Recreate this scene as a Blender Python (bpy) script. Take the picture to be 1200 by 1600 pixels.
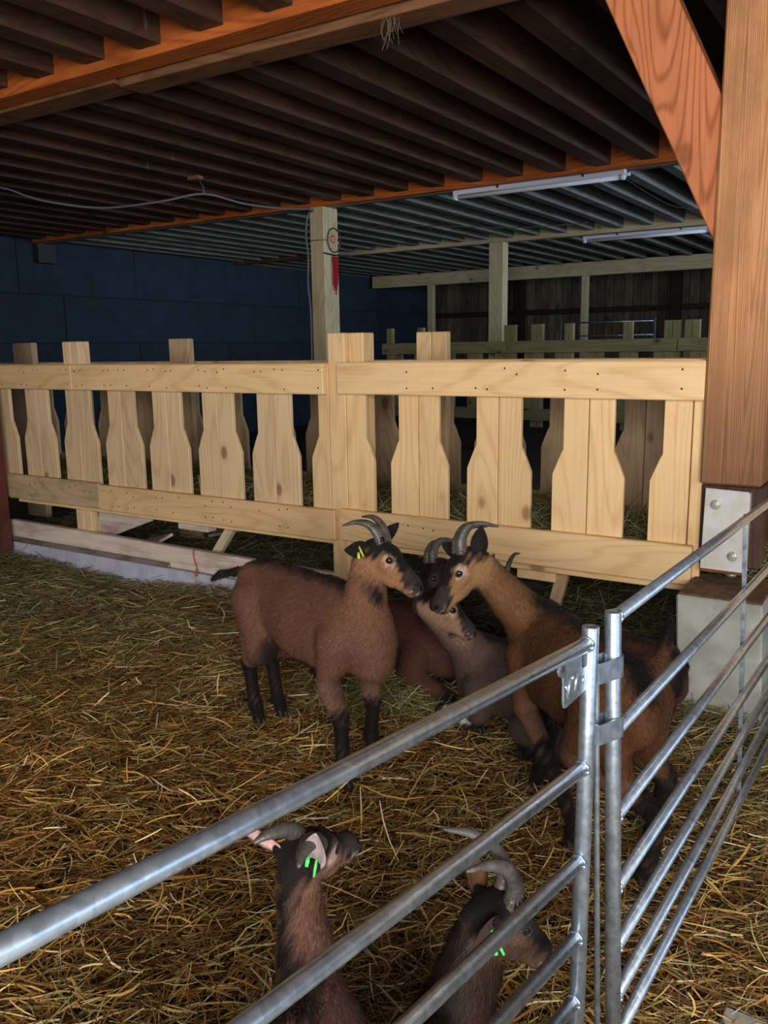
import bpy, bmesh, math, random
import numpy as np
from mathutils import Vector, Matrix, Euler
PI = math.pi
random.seed(7)
rng = np.random.default_rng(7)
for o in list(bpy.data.objects):
    bpy.data.objects.remove(o)
S = bpy.context.scene
C = S.collection

# ------------------------------------------------------------------ camera
# X runs along the feed fence to the right, Y away into the barn, Z up
a, b, c = -.57355, .18945, .015424
fw = Vector((math.sin(a)*math.cos(b), math.cos(a)*math.cos(b), -math.sin(b)))
r0 = Vector((math.cos(a), -math.sin(a), 0)); d0 = fw.cross(r0)
rt = math.cos(c)*r0 + math.sin(c)*d0; dn = -math.sin(c)*r0 + math.cos(c)*d0
cam_data = bpy.data.cameras.new('camera'); cam = bpy.data.objects.new('camera', cam_data); C.objects.link(cam)
M = Matrix.Identity(4)
for i in range(3):
    M[i][0], M[i][1], M[i][2] = rt[i], -dn[i], -fw[i]
M[2][3] = 1.5
cam.matrix_world = M
cam_data.sensor_fit = 'VERTICAL'; cam_data.sensor_height = 36.0
cam_data.lens = 1328.2/1600*36.0
cam_data.clip_start = .02; cam_data.clip_end = 200
S.camera = cam

# ------------------------------------------------------------------ sky, light, exposure
S.view_settings.view_transform = 'Standard'; S.view_settings.look = 'None'
S.view_settings.gamma = 1.0; S.view_settings.use_curve_mapping = False
S.view_settings.exposure = 1.68
W = bpy.data.worlds.new('sky'); S.world = W; W.use_nodes = True
W.node_tree.nodes['Background'].inputs[0].default_value = (.62, .78, 1, 1)
W.node_tree.nodes['Background'].inputs[1].default_value = .05

def area(name, loc, target, sx, sy, power, col, spread=PI):
    L = bpy.data.lights.new(name, 'AREA'); L.shape = 'RECTANGLE'; L.size = sx; L.size_y = sy
    L.energy = power; L.color = col; L.spread = spread
    o = bpy.data.objects.new(name, L); C.objects.link(o); o.location = loc
    o.rotation_euler = (Vector(target)-Vector(loc)).to_track_quat('-Z', 'Y').to_euler()
    return o
# daylight through the open front of the barn, behind and beside the person standing at the hurdle
area('doorway_daylight', (1.6, -2.6, 1.9), (-2.2, 3.6, 1.0), 3.4, 2.2, 150, (1.0, .93, .85))
# cooler skylight through the open gable side on the right
area('gable_daylight', (5.0, 1.4, 1.3), (-3, 2.6, 1.0), 4.4, 2.3, 24, (.55, .74, 1.0))
area('far_gable_daylight', (3.5, 10.5, 2.35), (-6, 11, 3.0), 7.0, .9, 34, (.66, .84, 1.0), 1.7)
# added overhead fill to brighten the floor around the hurdle
area('floor_fill', (-.2, -.9, 3.6), (-1.0, 1.6, 0), 2.2, 1.6, 24, (.55, .76, 1.0))

# ------------------------------------------------------------------ helpers
def newmat(name):
    m = bpy.data.materials.new(name); m.use_nodes = True
    nt = m.node_tree; bs = nt.nodes['Principled BSDF']
    return m, nt, bs
def nd(nt, t, **kw):
    n = nt.nodes.new(t)
    for k, v in kw.items():
        if k in n.inputs: n.inputs[k].default_value = v
        else: setattr(n, k, v)
    return n
def lk(nt, a_, b_): nt.links.new(a_, b_)
def srgb(r, g, b_):
    f = lambda u: (u/255/12.92) if u/255 <= .04045 else ((u/255+.055)/1.055)**2.4
    return (f(r), f(g), f(b_), 1)
def mth(nt, op, a_, b_=None, c_=None):
    n = nt.nodes.new('ShaderNodeMath'); n.operation = op
    for i, v in enumerate((a_, b_, c_)):
        if v is None: continue
        if isinstance(v, (int, float)): n.inputs[i].default_value = v
        else: nt.links.new(v, n.inputs[i])
    return n.outputs[0]
def mixc(nt, fac, a_, b_, mode='MIX'):
    n = nt.nodes.new('ShaderNodeMix'); n.data_type = 'RGBA'; n.blend_type = mode
    if isinstance(fac, (int, float)): n.inputs[0].default_value = fac
    else: nt.links.new(fac, n.inputs[0])
    for i, v in ((6, a_), (7, b_)):
        if isinstance(v, tuple): n.inputs[i].default_value = v
        else: nt.links.new(v, n.inputs[i])
    return n.outputs[2]
def smooth(nt, v, lo, hi):
    n = nt.nodes.new('ShaderNodeMapRange'); n.interpolation_type = 'SMOOTHSTEP'
    nt.links.new(v, n.inputs[0]); n.inputs[1].default_value = lo; n.inputs[2].default_value = hi
    return n.outputs[0]
def coords(nt, scale, seed=40.0):
    tc = nt.nodes.new('ShaderNodeTexCoord'); oi = nt.nodes.new('ShaderNodeObjectInfo')
    sc = nt.nodes.new('ShaderNodeVectorMath'); sc.operation = 'MULTIPLY'; sc.inputs[1].default_value = scale
    lk(nt, tc.outputs['Object'], sc.inputs[0])
    of = mth(nt, 'MULTIPLY', oi.outputs['Random'], seed)
    ad = nt.nodes.new('ShaderNodeVectorMath'); ad.operation = 'ADD'
    lk(nt, sc.outputs[0], ad.inputs[0]); lk(nt, of, ad.inputs[1])
    return ad.outputs[0], oi.outputs['Random']

def wood(name, base, dark, axis, rings=9, ringamt=.5, rough=.6, knot=1.0, grime=0.0, grimecol=(.03, .025, .02, 1), var=.25, bump=.25, rfreq=1.5, along=.55, drips=0, foot=0):
    m, nt, bs = newmat(name)
    def st(along, across):
        v = [across]*3; v[axis] = along; return tuple(v)
    v1, rnd = coords(nt, st(along, rfreq*2.6))
    n1 = nd(nt, 'ShaderNodeTexNoise', Scale=1.0, Detail=1.5, Roughness=.4); lk(nt, v1, n1.inputs['Vector'])
    r = mth(nt, 'PINGPONG', mth(nt, 'MULTIPLY', n1.outputs['Fac'], rings*2.0), .5)
    r = mth(nt, 'MULTIPLY', r, 2.0)
    line = smooth(nt, r, .45, 1.0)
    v2, _ = coords(nt, st(2.0, 90.0))
    n2 = nd(nt, 'ShaderNodeTexNoise', Scale=1.0, Detail=3.0, Roughness=.6); lk(nt, v2, n2.inputs['Vector'])
    v3, _ = coords(nt, st(.8, 2.5))
    n3 = nd(nt, 'ShaderNodeTexNoise', Scale=1.3, Detail=4.0, Roughness=.6); lk(nt, v3, n3.inputs['Vector'])
    f = mth(nt, 'ADD', mth(nt, 'MULTIPLY', line, ringamt), mth(nt, 'MULTIPLY', mth(nt, 'SUBTRACT', n2.outputs['Fac'], .42), .9))
    f = mth(nt, 'ADD', f, mth(nt, 'MULTIPLY', mth(nt, 'SUBTRACT', n3.outputs['Fac'], .5), .8))
    cl = nt.nodes.new('ShaderNodeClamp'); lk(nt, f, cl.inputs[0])
    col = mixc(nt, cl.outputs[0], base, dark)
    if knot > 0:
        vk, _ = coords(nt, st(2.2, 3.6), 17.0)
        vo = nd(nt, 'ShaderNodeTexVoronoi', Scale=1.0); lk(nt, vk, vo.inputs['Vector'])
        k = smooth(nt, vo.outputs['Distance'], .125, .07)
        kr = smooth(nt, vo.outputs['Distance'], .22, .10)
        col = mixc(nt, mth(nt, 'MULTIPLY', kr, .25*knot), col, dark)
        col = mixc(nt, mth(nt, 'MULTIPLY', k, .75*knot), col, (dark[0]*.35, dark[1]*.28, dark[2]*.25, 1))
    vv = mth(nt, 'MULTIPLY_ADD', rnd, var, 1-var*.6)
    hs = nd(nt, 'ShaderNodeHueSaturation'); lk(nt, col, hs.inputs['Color']); lk(nt, vv, hs.inputs['Value'])
    col = hs.outputs[0]
    if drips > 0:
        vd, _ = coords(nt, (14, 9, 1.6))
        n5 = nd(nt, 'ShaderNodeTexNoise', Scale=1.0, Detail=3.0, Roughness=.7); lk(nt, vd, n5.inputs['Vector'])
        dcol = srgb(150, 124, 96)
        col = mixc(nt, mth(nt, 'MULTIPLY', smooth(nt, n5.outputs['Fac'], .66, .74), drips), col, dcol)
    if grime > 0:
        v4, _ = coords(nt, st(1.0, 3.0))
        n4 = nd(nt, 'ShaderNodeTexNoise', Scale=1.6, Detail=6.0, Roughness=.7); lk(nt, v4, n4.inputs['Vector'])
        g = smooth(nt, n4.outputs['Fac'], .42, .66)
        col = mixc(nt, mth(nt, 'MULTIPLY', g, grime), col, grimecol)
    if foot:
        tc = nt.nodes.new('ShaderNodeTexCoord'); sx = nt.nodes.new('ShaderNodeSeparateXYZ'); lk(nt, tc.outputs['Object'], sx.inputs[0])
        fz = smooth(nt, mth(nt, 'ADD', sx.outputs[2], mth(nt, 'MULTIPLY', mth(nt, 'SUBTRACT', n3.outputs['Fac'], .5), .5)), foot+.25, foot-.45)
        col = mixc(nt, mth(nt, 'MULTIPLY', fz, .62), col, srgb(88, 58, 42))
    lk(nt, col, bs.inputs['Base Color'])
    bs.inputs['Roughness'].default_value = rough
    bs.inputs['Specular IOR Level'].default_value = .3
    bp = nd(nt, 'ShaderNodeBump', Strength=bump, Distance=.004)
    lk(nt, mth(nt, 'ADD', n2.outputs['Fac'], mth(nt, 'MULTIPLY', line, .3)), bp.inputs['Height'])
    lk(nt, bp.outputs[0], bs.inputs['Normal'])
    return m

def plain(name, col, rough=.5, metal=0.0, noise=0.0, nscale=20, col2=None, bump=0.0, detail=5):
    m, nt, bs = newmat(name)
    bs.inputs['Base Color'].default_value = col; bs.inputs['Roughness'].default_value = rough; bs.inputs['Metallic'].default_value = metal
    if noise or bump:
        tc = nt.nodes.new('ShaderNodeTexCoord')
        n = nd(nt, 'ShaderNodeTexNoise', Scale=float(nscale), Detail=float(detail), Roughness=.65); lk(nt, tc.outputs['Object'], n.inputs['Vector'])
        if noise:
            f = mth(nt, 'MULTIPLY', smooth(nt, n.outputs['Fac'], .35, .68), noise)
            lk(nt, mixc(nt, f, col, col2 or tuple(u*.4 for u in col[:3])+(1,)), bs.inputs['Base Color'])
        if bump:
            bp = nd(nt, 'ShaderNodeBump', Strength=bump, Distance=.01); lk(nt, n.outputs['Fac'], bp.inputs['Height']); lk(nt, bp.outputs[0], bs.inputs['Normal'])
    return m

def galv():
    m, nt, bs = newmat('galvanised_steel')
    tc = nt.nodes.new('ShaderNodeTexCoord')
    vo = nd(nt, 'ShaderNodeTexVoronoi', Scale=95.0); lk(nt, tc.outputs['Object'], vo.inputs['Vector'])
    n = nd(nt, 'ShaderNodeTexNoise', Scale=28.0, Detail=4.0); lk(nt, tc.outputs['Object'], n.inputs['Vector'])
    n2 = nd(nt, 'ShaderNodeTexNoise', Scale=9.0, Detail=6.0, Roughness=.7); lk(nt, tc.outputs['Object'], n2.inputs['Vector'])
    sp = nt.nodes.new('ShaderNodeSeparateColor'); lk(nt, vo.outputs['Color'], sp.inputs[0])
    f = mth(nt, 'MULTIPLY_ADD', sp.outputs[0], .35, mth(nt, 'MULTIPLY', n.outputs['Fac'], .65))
    col = mixc(nt, f, (.25, .31, .39, 1), (.68, .78, .90, 1))
    col = mixc(nt, mth(nt, 'MULTIPLY', smooth(nt, n2.outputs['Fac'], .60, .76), .40), col, (.22, .17, .12, 1))
    lk(nt, col, bs.inputs['Base Color'])
    bs.inputs['Metallic'].default_value = .85
    lk(nt, mth(nt, 'MULTIPLY_ADD', n.outputs['Fac'], .3, .16), bs.inputs['Roughness'])
    bp = nd(nt, 'ShaderNodeBump', Strength=.25, Distance=.002); lk(nt, n.outputs['Fac'], bp.inputs['Height']); lk(nt, bp.outputs[0], bs.inputs['Normal'])
    return m

def link(name, mesh, mat=None, parent=None, loc=None):
    o = bpy.data.objects.new(name, mesh); C.objects.link(o)
    if mat is not None and mesh is not None and not mesh.materials: mesh.materials.append(mat)
    if loc is not None: o.location = loc
    if parent is not None: o.parent = parent
    return o
def empty(name, loc=(0, 0, 0)):
    o = bpy.data.objects.new(name, None); C.objects.link(o); o.location = loc; o.empty_display_size = .1
    return o
def tag(o, label=None, cat=None, group=None, kind=None):
    if label: o['label'] = label
    if cat: o['category'] = cat
    if group: o['group'] = group
    if kind: o['kind'] = kind
    return o
def mesh_from(name, V, F, smooth_=False):
    me = bpy.data.meshes.new(name); me.from_pydata([tuple(v) for v in V], [], F)
    if smooth_: me.polygons.foreach_set('use_smooth', [True]*len(me.polygons))
    me.update(); return me
BOXF = [(0, 3, 2, 1), (4, 5, 6, 7), (0, 1, 5, 4), (1, 2, 6, 5), (2, 3, 7, 6), (3, 0, 4, 7)]
def bevmesh(me, w, seg=1):
    if w <= 0: return me
    bm = bmesh.new(); bm.from_mesh(me)
    bmesh.ops.bevel(bm, geom=bm.edges[:], offset=w, segments=seg, affect='EDGES', profile=.6)
    bm.to_mesh(me); bm.free(); return me
def box(name, lo, hi, mat, parent=None, bev=.003, rot=None):
    """box from corner to corner; the object's origin is its centre; lo/hi are world or thing coordinates"""
    lo = Vector(lo); hi = Vector(hi); ce = (lo+hi)/2; h = (hi-lo)/2
    V = [(-h.x, -h.y, -h.z), (h.x, -h.y, -h.z), (h.x, h.y, -h.z), (-h.x, h.y, -h.z), (-h.x, -h.y, h.z), (h.x, -h.y, h.z), (h.x, h.y, h.z), (-h.x, h.y, h.z)]
    me = bevmesh(mesh_from(name, V, BOXF), bev)
    o = link(name, me, mat, parent, ce - (parent_origin(parent)))
    if rot: o.rotation_euler = rot
    return o
def parent_origin(p):
    v = Vector((0, 0, 0))
    while p is not None:
        v += p.location; p = p.parent
    return v
def prism(name, outline, y0, y1, mat, parent=None, bev=.002, axis='y'):
    """outline in (x,z) extruded from y0 to y1; origin at the middle"""
    cx = sum(p[0] for p in outline)/len(outline); cz = sum(p[1] for p in outline)/len(outline); cy = (y0+y1)/2; h = (y1-y0)/2
    n = len(outline)
    V = [(x-cx, -h, z-cz) for x, z in outline]+[(x-cx, h, z-cz) for x, z in outline]
    F = [tuple(range(n)), tuple(range(2*n-1, n-1, -1))]+[(i+n, (i+1) % n+n, (i+1) % n, i) for i in range(n)]
    me = mesh_from(name, V, F)
    bm = bmesh.new(); bm.from_mesh(me); bmesh.ops.recalc_face_normals(bm, faces=bm.faces[:])
    if bev: bmesh.ops.bevel(bm, geom=bm.edges[:], offset=bev, segments=1, affect='EDGES')
    bm.to_mesh(me); bm.free()
    return link(name, me, mat, parent, Vector((cx, cy, cz))-parent_origin(parent))
def frame_dir(d):
    d = Vector(d).normalized(); u = Vector((0, 0, 1)) if abs(d.z) < .9 else Vector((1, 0, 0))
    s = d.cross(u).normalized(); return s, s.cross(d).normalized()
def sweep(pts, rad, n=10, cap=True, squash=1.0):
    """tube along points with a radius per point"""
    pts = [Vector(p) for p in pts]
    if isinstance(rad, (int, float)): rad = [rad]*len(pts)
    V = []; F = []
    s = None
    for i, p in enumerate(pts):
        t = (pts[min(i+1, len(pts)-1)]-pts[max(i-1, 0)]).normalized()
        if s is None: s, u = frame_dir(t)
        else:
            s = (s-t*s.dot(t)).normalized(); u = s.cross(t).normalized()
        for k in range(n):
            an = 2*PI*k/n
            V.append(p+(s*math.cos(an)+u*math.sin(an)*squash)*rad[i])
    for i in range(len(pts)-1):
        for k in range(n):
            F.append((i*n+k, i*n+(k+1) % n, (i+1)*n+(k+1) % n, (i+1)*n+k))
    if cap:
        F.append(tuple(range(n-1, -1, -1))); F.append(tuple((len(pts)-1)*n+k for k in range(n)))
    return V, F
def tube(name, pts, rad, mat, parent=None, n=10, cap=True, squash=1.0, org=None):
    pts = [Vector(p) for p in pts]
    og = Vector(org) if org is not None else (pts[0]+pts[-1])/2
    V, F = sweep([p-og for p in pts], rad, n, cap, squash)
    me = mesh_from(name, V, F, True)
    bm = bmesh.new(); bm.from_mesh(me); bmesh.ops.recalc_face_normals(bm, faces=bm.faces[:]); bm.to_mesh(me); bm.free()
    for p in me.polygons:
        if len(p.vertices) > 4: p.use_smooth = False
    return link(name, me, mat, parent, og-parent_origin(parent))
def catmull(P, m=8):
    P = [Vector(p) for p in P]; out = []
    Q = [P[0]*2-P[1]]+P+[P[-1]*2-P[-2]]
    for i in range(1, len(Q)-2):
        p0, p1, p2, p3 = Q[i-1:i+3]
        for k in range(m):
            t = k/m
            out.append(.5*((2*p1)+(-p0+p2)*t+(2*p0-5*p1+4*p2-p3)*t*t+(-p0+3*p1-3*p2+p3)*t**3))
    out.append(P[-1]); return out

# ------------------------------------------------------------------ materials
PINE = (srgb(232, 198, 148), srgb(204, 158, 106))
m_pine = [wood('pine_%s' % 'xyz'[i], PINE[0], PINE[1], i, rings=8, ringamt=.38, knot=.9, var=.16, grime=.12, grimecol=srgb(120, 92, 66)) for i in range(3)]
m_pinew = [wood('cool_lit_weathered_pine_%s' % 'xyz'[i], srgb(205, 176, 140), srgb(150, 116, 84), i, rings=8, ringamt=.3, knot=.9, var=.15, grime=.35, grimecol=srgb(120, 104, 92)) for i in range(3)]  # weathered; its greyer tone also holds the cool light on the left
m_sill = wood('scuffed_board', srgb(226, 210, 200), srgb(170, 144, 124), 0, rings=6, ringamt=.3, knot=.5, grime=.5, grimecol=srgb(112, 96, 88))
m_oldstrip = wood('grey_old_batten', srgb(132, 120, 116), srgb(70, 56, 48), 0, rings=5, grime=.7)
m_orange = [wood('orange_timber_%s' % 'xyz'[i], srgb(206, 112, 50), srgb(132, 58, 22), i, rings=11, ringamt=.45, knot=.7, var=.15, grime=.35, grimecol=srgb(92, 44, 22), rfreq=1.2) for i in range(3)]
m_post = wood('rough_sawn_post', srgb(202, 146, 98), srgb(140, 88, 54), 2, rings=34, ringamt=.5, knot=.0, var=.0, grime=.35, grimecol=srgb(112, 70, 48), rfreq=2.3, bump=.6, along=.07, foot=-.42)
m_brace = wood('brace_timber', srgb(204, 126, 82), srgb(144, 76, 42), 2, rings=15, ringamt=.65, knot=.6, var=0, grime=.15, rfreq=1.3)
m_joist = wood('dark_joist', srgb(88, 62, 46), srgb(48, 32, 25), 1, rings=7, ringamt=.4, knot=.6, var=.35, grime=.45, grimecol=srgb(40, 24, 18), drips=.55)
m_underbeam = wood('brown_under_beam', srgb(132, 92, 62), srgb(78, 48, 30), 0, rings=7, ringamt=.4, knot=.8, grime=.4, grimecol=srgb(60, 40, 28))
m_foot = wood('dark_stained_foot', srgb(74, 50, 40), srgb(40, 28, 24), 2, rings=8, grime=.3)
m_pineL = wood('cool_lit_pine', srgb(222, 194, 154), srgb(186, 150, 112), 2, rings=7, ringamt=.35, knot=1.0, var=.12, grime=.15, grimecol=srgb(140, 112, 86))  # paler, greyer pine: cool light of the left side put into the colour
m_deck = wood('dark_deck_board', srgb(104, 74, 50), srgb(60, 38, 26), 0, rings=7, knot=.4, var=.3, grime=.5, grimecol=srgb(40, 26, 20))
m_greyjoist = wood('grey_joist', srgb(128, 130, 126), srgb(82, 80, 74), 1, rings=6, ringamt=.3, knot=.6, var=.3, grime=.3, grimecol=srgb(60, 52, 44))
m_greydeck = plain('grey_deck', srgb(84, 80, 72), .8, noise=.5, nscale=6)
m_pale = [wood('pale_timber_%s' % 'xyz'[i], srgb(208, 194, 158), srgb(160, 140, 104), i, rings=6, ringamt=.35, knot=.9, var=.1, grime=.2, grimecol=srgb(120, 104, 80)) for i in range(3)]
m_red = wood('dark_red_post', srgb(96, 50, 38), srgb(58, 28, 22), 2, rings=6, grime=.3)
m_wallboard = wood('weathered_wall_board', srgb(120, 112, 92), srgb(56, 50, 40), 2, rings=6, ringamt=.4, knot=1, var=.6, grime=.4, grimecol=srgb(26, 22, 18))
m_wallrail = wood('dark_wall_rail', srgb(60, 42, 34), srgb(34, 24, 18), 0, rings=5)
m_bluewall = plain('blue_grey_concrete', srgb(40, 56, 74), .9, noise=.5, nscale=3, col2=srgb(26, 38, 50), bump=.2)
m_conc = plain('pale_concrete', srgb(168, 172, 166), .85, noise=.55, nscale=7, col2=srgb(120, 118, 104), bump=.25, detail=9)
m_curb = plain('cool_tinted_curb', srgb(192, 194, 216), .8, noise=.5, nscale=8, col2=srgb(150, 148, 160), bump=.2)  # lilac cast is cool light put into the concrete's colour
m_dirt = plain('trodden_dirt', srgb(66, 46, 28), .95, noise=.7, nscale=30, col2=srgb(34, 22, 14), bump=.8)
m_dust = plain('brown_dust', srgb(112, 86, 60), .95, noise=.8, nscale=20, col2=srgb(60, 44, 30), bump=.5)
m_galv = galv()
m_plate = plain('white_zinc_plate', srgb(205, 210, 212), .45, .15, noise=.5, nscale=11, col2=srgb(184, 164, 128), detail=8)
m_rust = plain('rust', srgb(120, 66, 30), .8, noise=.6, nscale=40)
m_steel = plain('zinc_bolt', srgb(190, 186, 178), .35, .6)
m_whiteplastic = plain('white_enamel', srgb(215, 220, 240), .35)
m_tubeglass = plain('unlit_tube_glass', srgb(225, 228, 238), .2)
m_darkplastic = plain('dark_clip', srgb(50, 50, 54), .5)
m_cable = plain('grey_cable', srgb(104, 104, 108), .6)
m_wire = plain('thin_wire', srgb(120, 118, 108), .5, .3)
m_twine = plain('orange_twine', srgb(206, 92, 62), .8)
m_redyarn = plain('red_yarn', srgb(150, 4, 20), .9)
m_far = [wood('olive_old_pine_%s' % 'xyz'[i], srgb(150, 142, 104), srgb(104, 94, 62), i, rings=6, ringamt=.35, var=.1, grime=.2) for i in range(3)]
m_twig = plain('dark_twig', srgb(48, 38, 36), .8)
m_web = plain('pale_web', srgb(190, 178, 170), .8)
m_bead = plain('pink_bead', srgb(190, 60, 90), .6)
m_nail = plain('nail_head', srgb(52, 42, 38), .6, .4)
m_horn = plain('horn', srgb(84, 80, 76), .42, noise=.7, nscale=34, col2=srgb(40, 36, 34), bump=.3)
m_hoof = plain('hoof', srgb(34, 30, 30), .5)
m_eye = plain('eye', srgb(26, 18, 12), .08)
m_pupil = plain('pupil', srgb(4, 4, 4), .1)
m_eyelid = plain('eyelid', srgb(40, 28, 26), .6)
m_taggreen = plain('green_ear_tag', srgb(80, 225, 110), .4)
m_tagyellow = plain('yellow_ear_tag', srgb(170, 190, 60), .4)

def attrmat(name, rough, spec=.3, sheen=0.0, tint=.2, bump=0.0, transl=0.0):
    m, nt, bs = newmat(name)
    at = nt.nodes.new('ShaderNodeAttribute'); at.attribute_name = 'tint'
    col = at.outputs['Color']
    if bump:
        tc = nt.nodes.new('ShaderNodeTexCoord')
        mp = nt.nodes.new('ShaderNodeMapping'); mp.inputs['Scale'].default_value = (60, 120, 40); lk(nt, tc.outputs['Object'], mp.inputs[0])
        n = nd(nt, 'ShaderNodeTexNoise', Scale=2.0, Detail=4.0, Roughness=.7); lk(nt, mp.outputs[0], n.inputs['Vector'])
        hs = nd(nt, 'ShaderNodeHueSaturation'); lk(nt, col, hs.inputs['Color'])
        lk(nt, mth(nt, 'MULTIPLY_ADD', n.outputs['Fac'], .9, .5), hs.inputs['Value']); col = hs.outputs[0]
        bp = nd(nt, 'ShaderNodeBump', Strength=bump, Distance=.004); lk(nt, n.outputs['Fac'], bp.inputs['Height']); lk(nt, bp.outputs[0], bs.inputs['Normal'])
    lk(nt, col, bs.inputs['Base Color'])
    bs.inputs['Roughness'].default_value = rough; bs.inputs['Specular IOR Level'].default_value = spec
    bs.inputs['Sheen Weight'].default_value = sheen
    return m
m_fur = attrmat('goat_coat', .8, .12, .03, bump=.4)
m_hair = attrmat('goat_hair', .6, .16, .0)
m_straw = attrmat('straw', .38, .5)
# ================================================================== the barn itself
GZ = 0.0
# ---- floor: trodden litter with gentle humps
def ground_h(x, y):
    h = .012*np.sin(x*2.3+1.1)*np.cos(y*2.9+.4)+.01*np.sin(x*5.1+y*3.7)+.006*np.sin(x*11+2)*np.sin(y*9.3)
    h = h+.07*np.exp(-((y-3.62)/.16)**2)*(x < -1.0)*(y < 3.8)*(.6+.4*np.sin(x*3.1))
    h = h+.05*np.exp(-(((x+.62)/.35)**2+((y-3.35)/.18)**2))
    return h-.02
nx, ny = 150, 90
xs = np.linspace(-13, 6, nx); ys = np.linspace(-2.6, 3.72, ny)
XX, YY = np.meshgrid(xs, ys, indexing='ij'); ZZ = ground_h(XX, YY)-.012
V = np.stack([XX, YY, ZZ], -1).reshape(-1, 3)
F = [(i*ny+j, (i+1)*ny+j, (i+1)*ny+j+1, i*ny+j+1) for i in range(nx-1) for j in range(ny-1)]
nb = len(V)
V = np.concatenate([V, [(-13, 3.72, -.03), (6, 3.72, -.03), (6, 21, -.03), (-13, 21, -.03)]])
F.append((nb, nb+1, nb+2, nb+3))
me = mesh_from('floor', V, F, True)
floor = link('floor', me, m_dirt); tag(floor, kind='structure', label='barn floor of trodden dark litter under the straw')

lane = box('floor', (-.28, -2.6, -.03), (4.5, 1.84, .012), m_conc, None, .004); tag(lane, 'grey concrete lane at the lower right corner, strewn with straw', kind='structure')

# ---- left wall: dark blue-grey cast concrete in formwork panels
wl = empty('wall_left', (-10.75, 9, 0)); tag(wl, 'dark blue-grey concrete wall of large cast panels at the left end', kind='structure')
WX = -10.65
ywid = 2.05
for r_, (z0, z1) in enumerate(((0, .9), (.9, 1.65), (1.65, 2.32), (2.32, 3.35))):
    y = 4.0-(.7 if r_ % 2 else 0)
    while y < 21:
        z1_ = z1
        box('concrete_panel', (WX-.2, y+.006, z0+.006), (WX+random.uniform(-.004, .004), y+ywid-.006, z1_-.006), m_bluewall, wl, bev=.008)
        y += ywid
box('panel_backing', (WX-.4, -2.6, 0), (WX-.05, 21, 3.4), m_bluewall, wl, 0)
box('beam_pocket_block', (WX, 7.66, 2.74), (WX+.12, 7.95, 3.0), m_darkplastic, wl, .004)

# ---- back wall of upright boards
wb = empty('wall_back', (-4, 19, 0)); tag(wb, 'dark back wall of upright weathered boards', kind='structure')
x = -12.4
while x < 3.0:
    w = random.uniform(.16, .25)
    box('wall_board', (x, 19.0+random.uniform(-.012, .012), .5), (x+w-.012, 19.05, 3.6), m_wallboard, wb, bev=.004); x += w
box('wall_base', (-12.6, 18.9, 0), (3.0, 19.2, .55), m_bluewall, wb)
box('wall_backing', (-12.6, 19.06, .5), (3.0, 19.2, 3.7), m_wallboard, wb, 0)
for z_ in (1.0, 2.28):
    box('wall_rail', (-12.4, 18.88, z_-.06), (3.0, 18.99, z_+.06), m_wallrail, wb)
for x_ in (-11.9, -8.3, -4.75, -1.3):
    box('wall_stud', (x_-.1, 18.7, .5), (x_+.1, 18.9, 3.2), m_wallrail, wb)

# ---- right end wall far away in the dark, and low front panels behind the camera left as the openings' frame
wr = box('wall_right', (6.0, 14.2, 0), (6.2, 21, 3.6), m_wallboard, None, 0); tag(wr, kind='structure')

# ---- ceiling: deck, joists, beams
ce = empty('ceiling', (-3, 6, 3.27)); tag(ce, 'low timber ceiling of joists and deck boards on heavy beams', kind='structure')
y = -2.6
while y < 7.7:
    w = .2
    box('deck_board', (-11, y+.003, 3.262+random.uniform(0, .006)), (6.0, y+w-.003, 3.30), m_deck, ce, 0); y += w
box('deck', (-11, 7.7, 3.27), (6.0, 20, 3.32), m_greydeck, ce, 0)
box('deck_cover', (-11.2, -2.6, 3.325), (6.2, 20, 3.4), m_greydeck, ce, 0)
def joists(x_right, pitch, y0, y1, z0, w, mat, xmin, xmax, h=.225):
    proto = None
    k0 = math.ceil((xmin-x_right)/pitch); x_ = x_right+k0*pitch
    while x_ < xmax:
        lo = (x_-w, y0, z0); hi = (x_, y1, z0+h)
        if proto is None:
            proto = box('joist', lo, hi, mat, ce, .004)
        else:
            j = proto.copy(); C.objects.link(j); j.location = Vector(((lo[0]+hi[0])/2, (lo[1]+hi[1])/2, (lo[2]+hi[2])/2+random.uniform(-.004, .004)))-ce.location
        x_ += pitch
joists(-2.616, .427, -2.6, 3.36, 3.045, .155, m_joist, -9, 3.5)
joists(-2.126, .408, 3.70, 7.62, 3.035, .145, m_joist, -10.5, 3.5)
joists(-2.897, .395, 7.78, 11.70, 3.04, .11, m_greyjoist, -10.6, 3.5)
joists(-2.6, .40, 11.82, 16.0, 3.035, .10, m_greyjoist, -10.6, 3.5)
# beam 1 (over the near posts): orange face plank and a lower grey plank behind it
box('beam', (-10.6, 3.35, 3.00), (6.0, 3.50, 3.262), m_orange[0], ce, .004)
box('beam', (-10.6, 3.505, 2.985), (-4.02, 3.70, 3.25), m_underbeam, ce, .004)
box('beam', (-4.0, 3.525, 2.965), (6.0, 3.70, 3.24), m_underbeam, ce, .004)
box('beam_filler', (-10.6, 3.5, 3.06), (6.0, 3.53, 3.24), m_joist, ce, 0)
# beam 2
box('beam', (-10.6, 7.62, 3.00), (6.0, 7.70, 3.262), m_orange[0], ce, .004)
box('beam', (-10.6, 7.702, 2.995), (6.0, 7.80, 3.25), m_greyjoist, ce, .004)
# beam 3
box('beam', (-8.75, 11.70, 2.99), (6.0, 11.84, 3.265), m_pale[0], ce, .004)
box('beam', (-10.6, 11.72, 3.0), (-8.76, 11.84, 3.262), m_deck, ce, .004)
# beam 4, deeper
box('beam', (-10.55, 16.0, 2.80), (6.0, 16.16, 3.05), m_pale[0], ce, .004)

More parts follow.
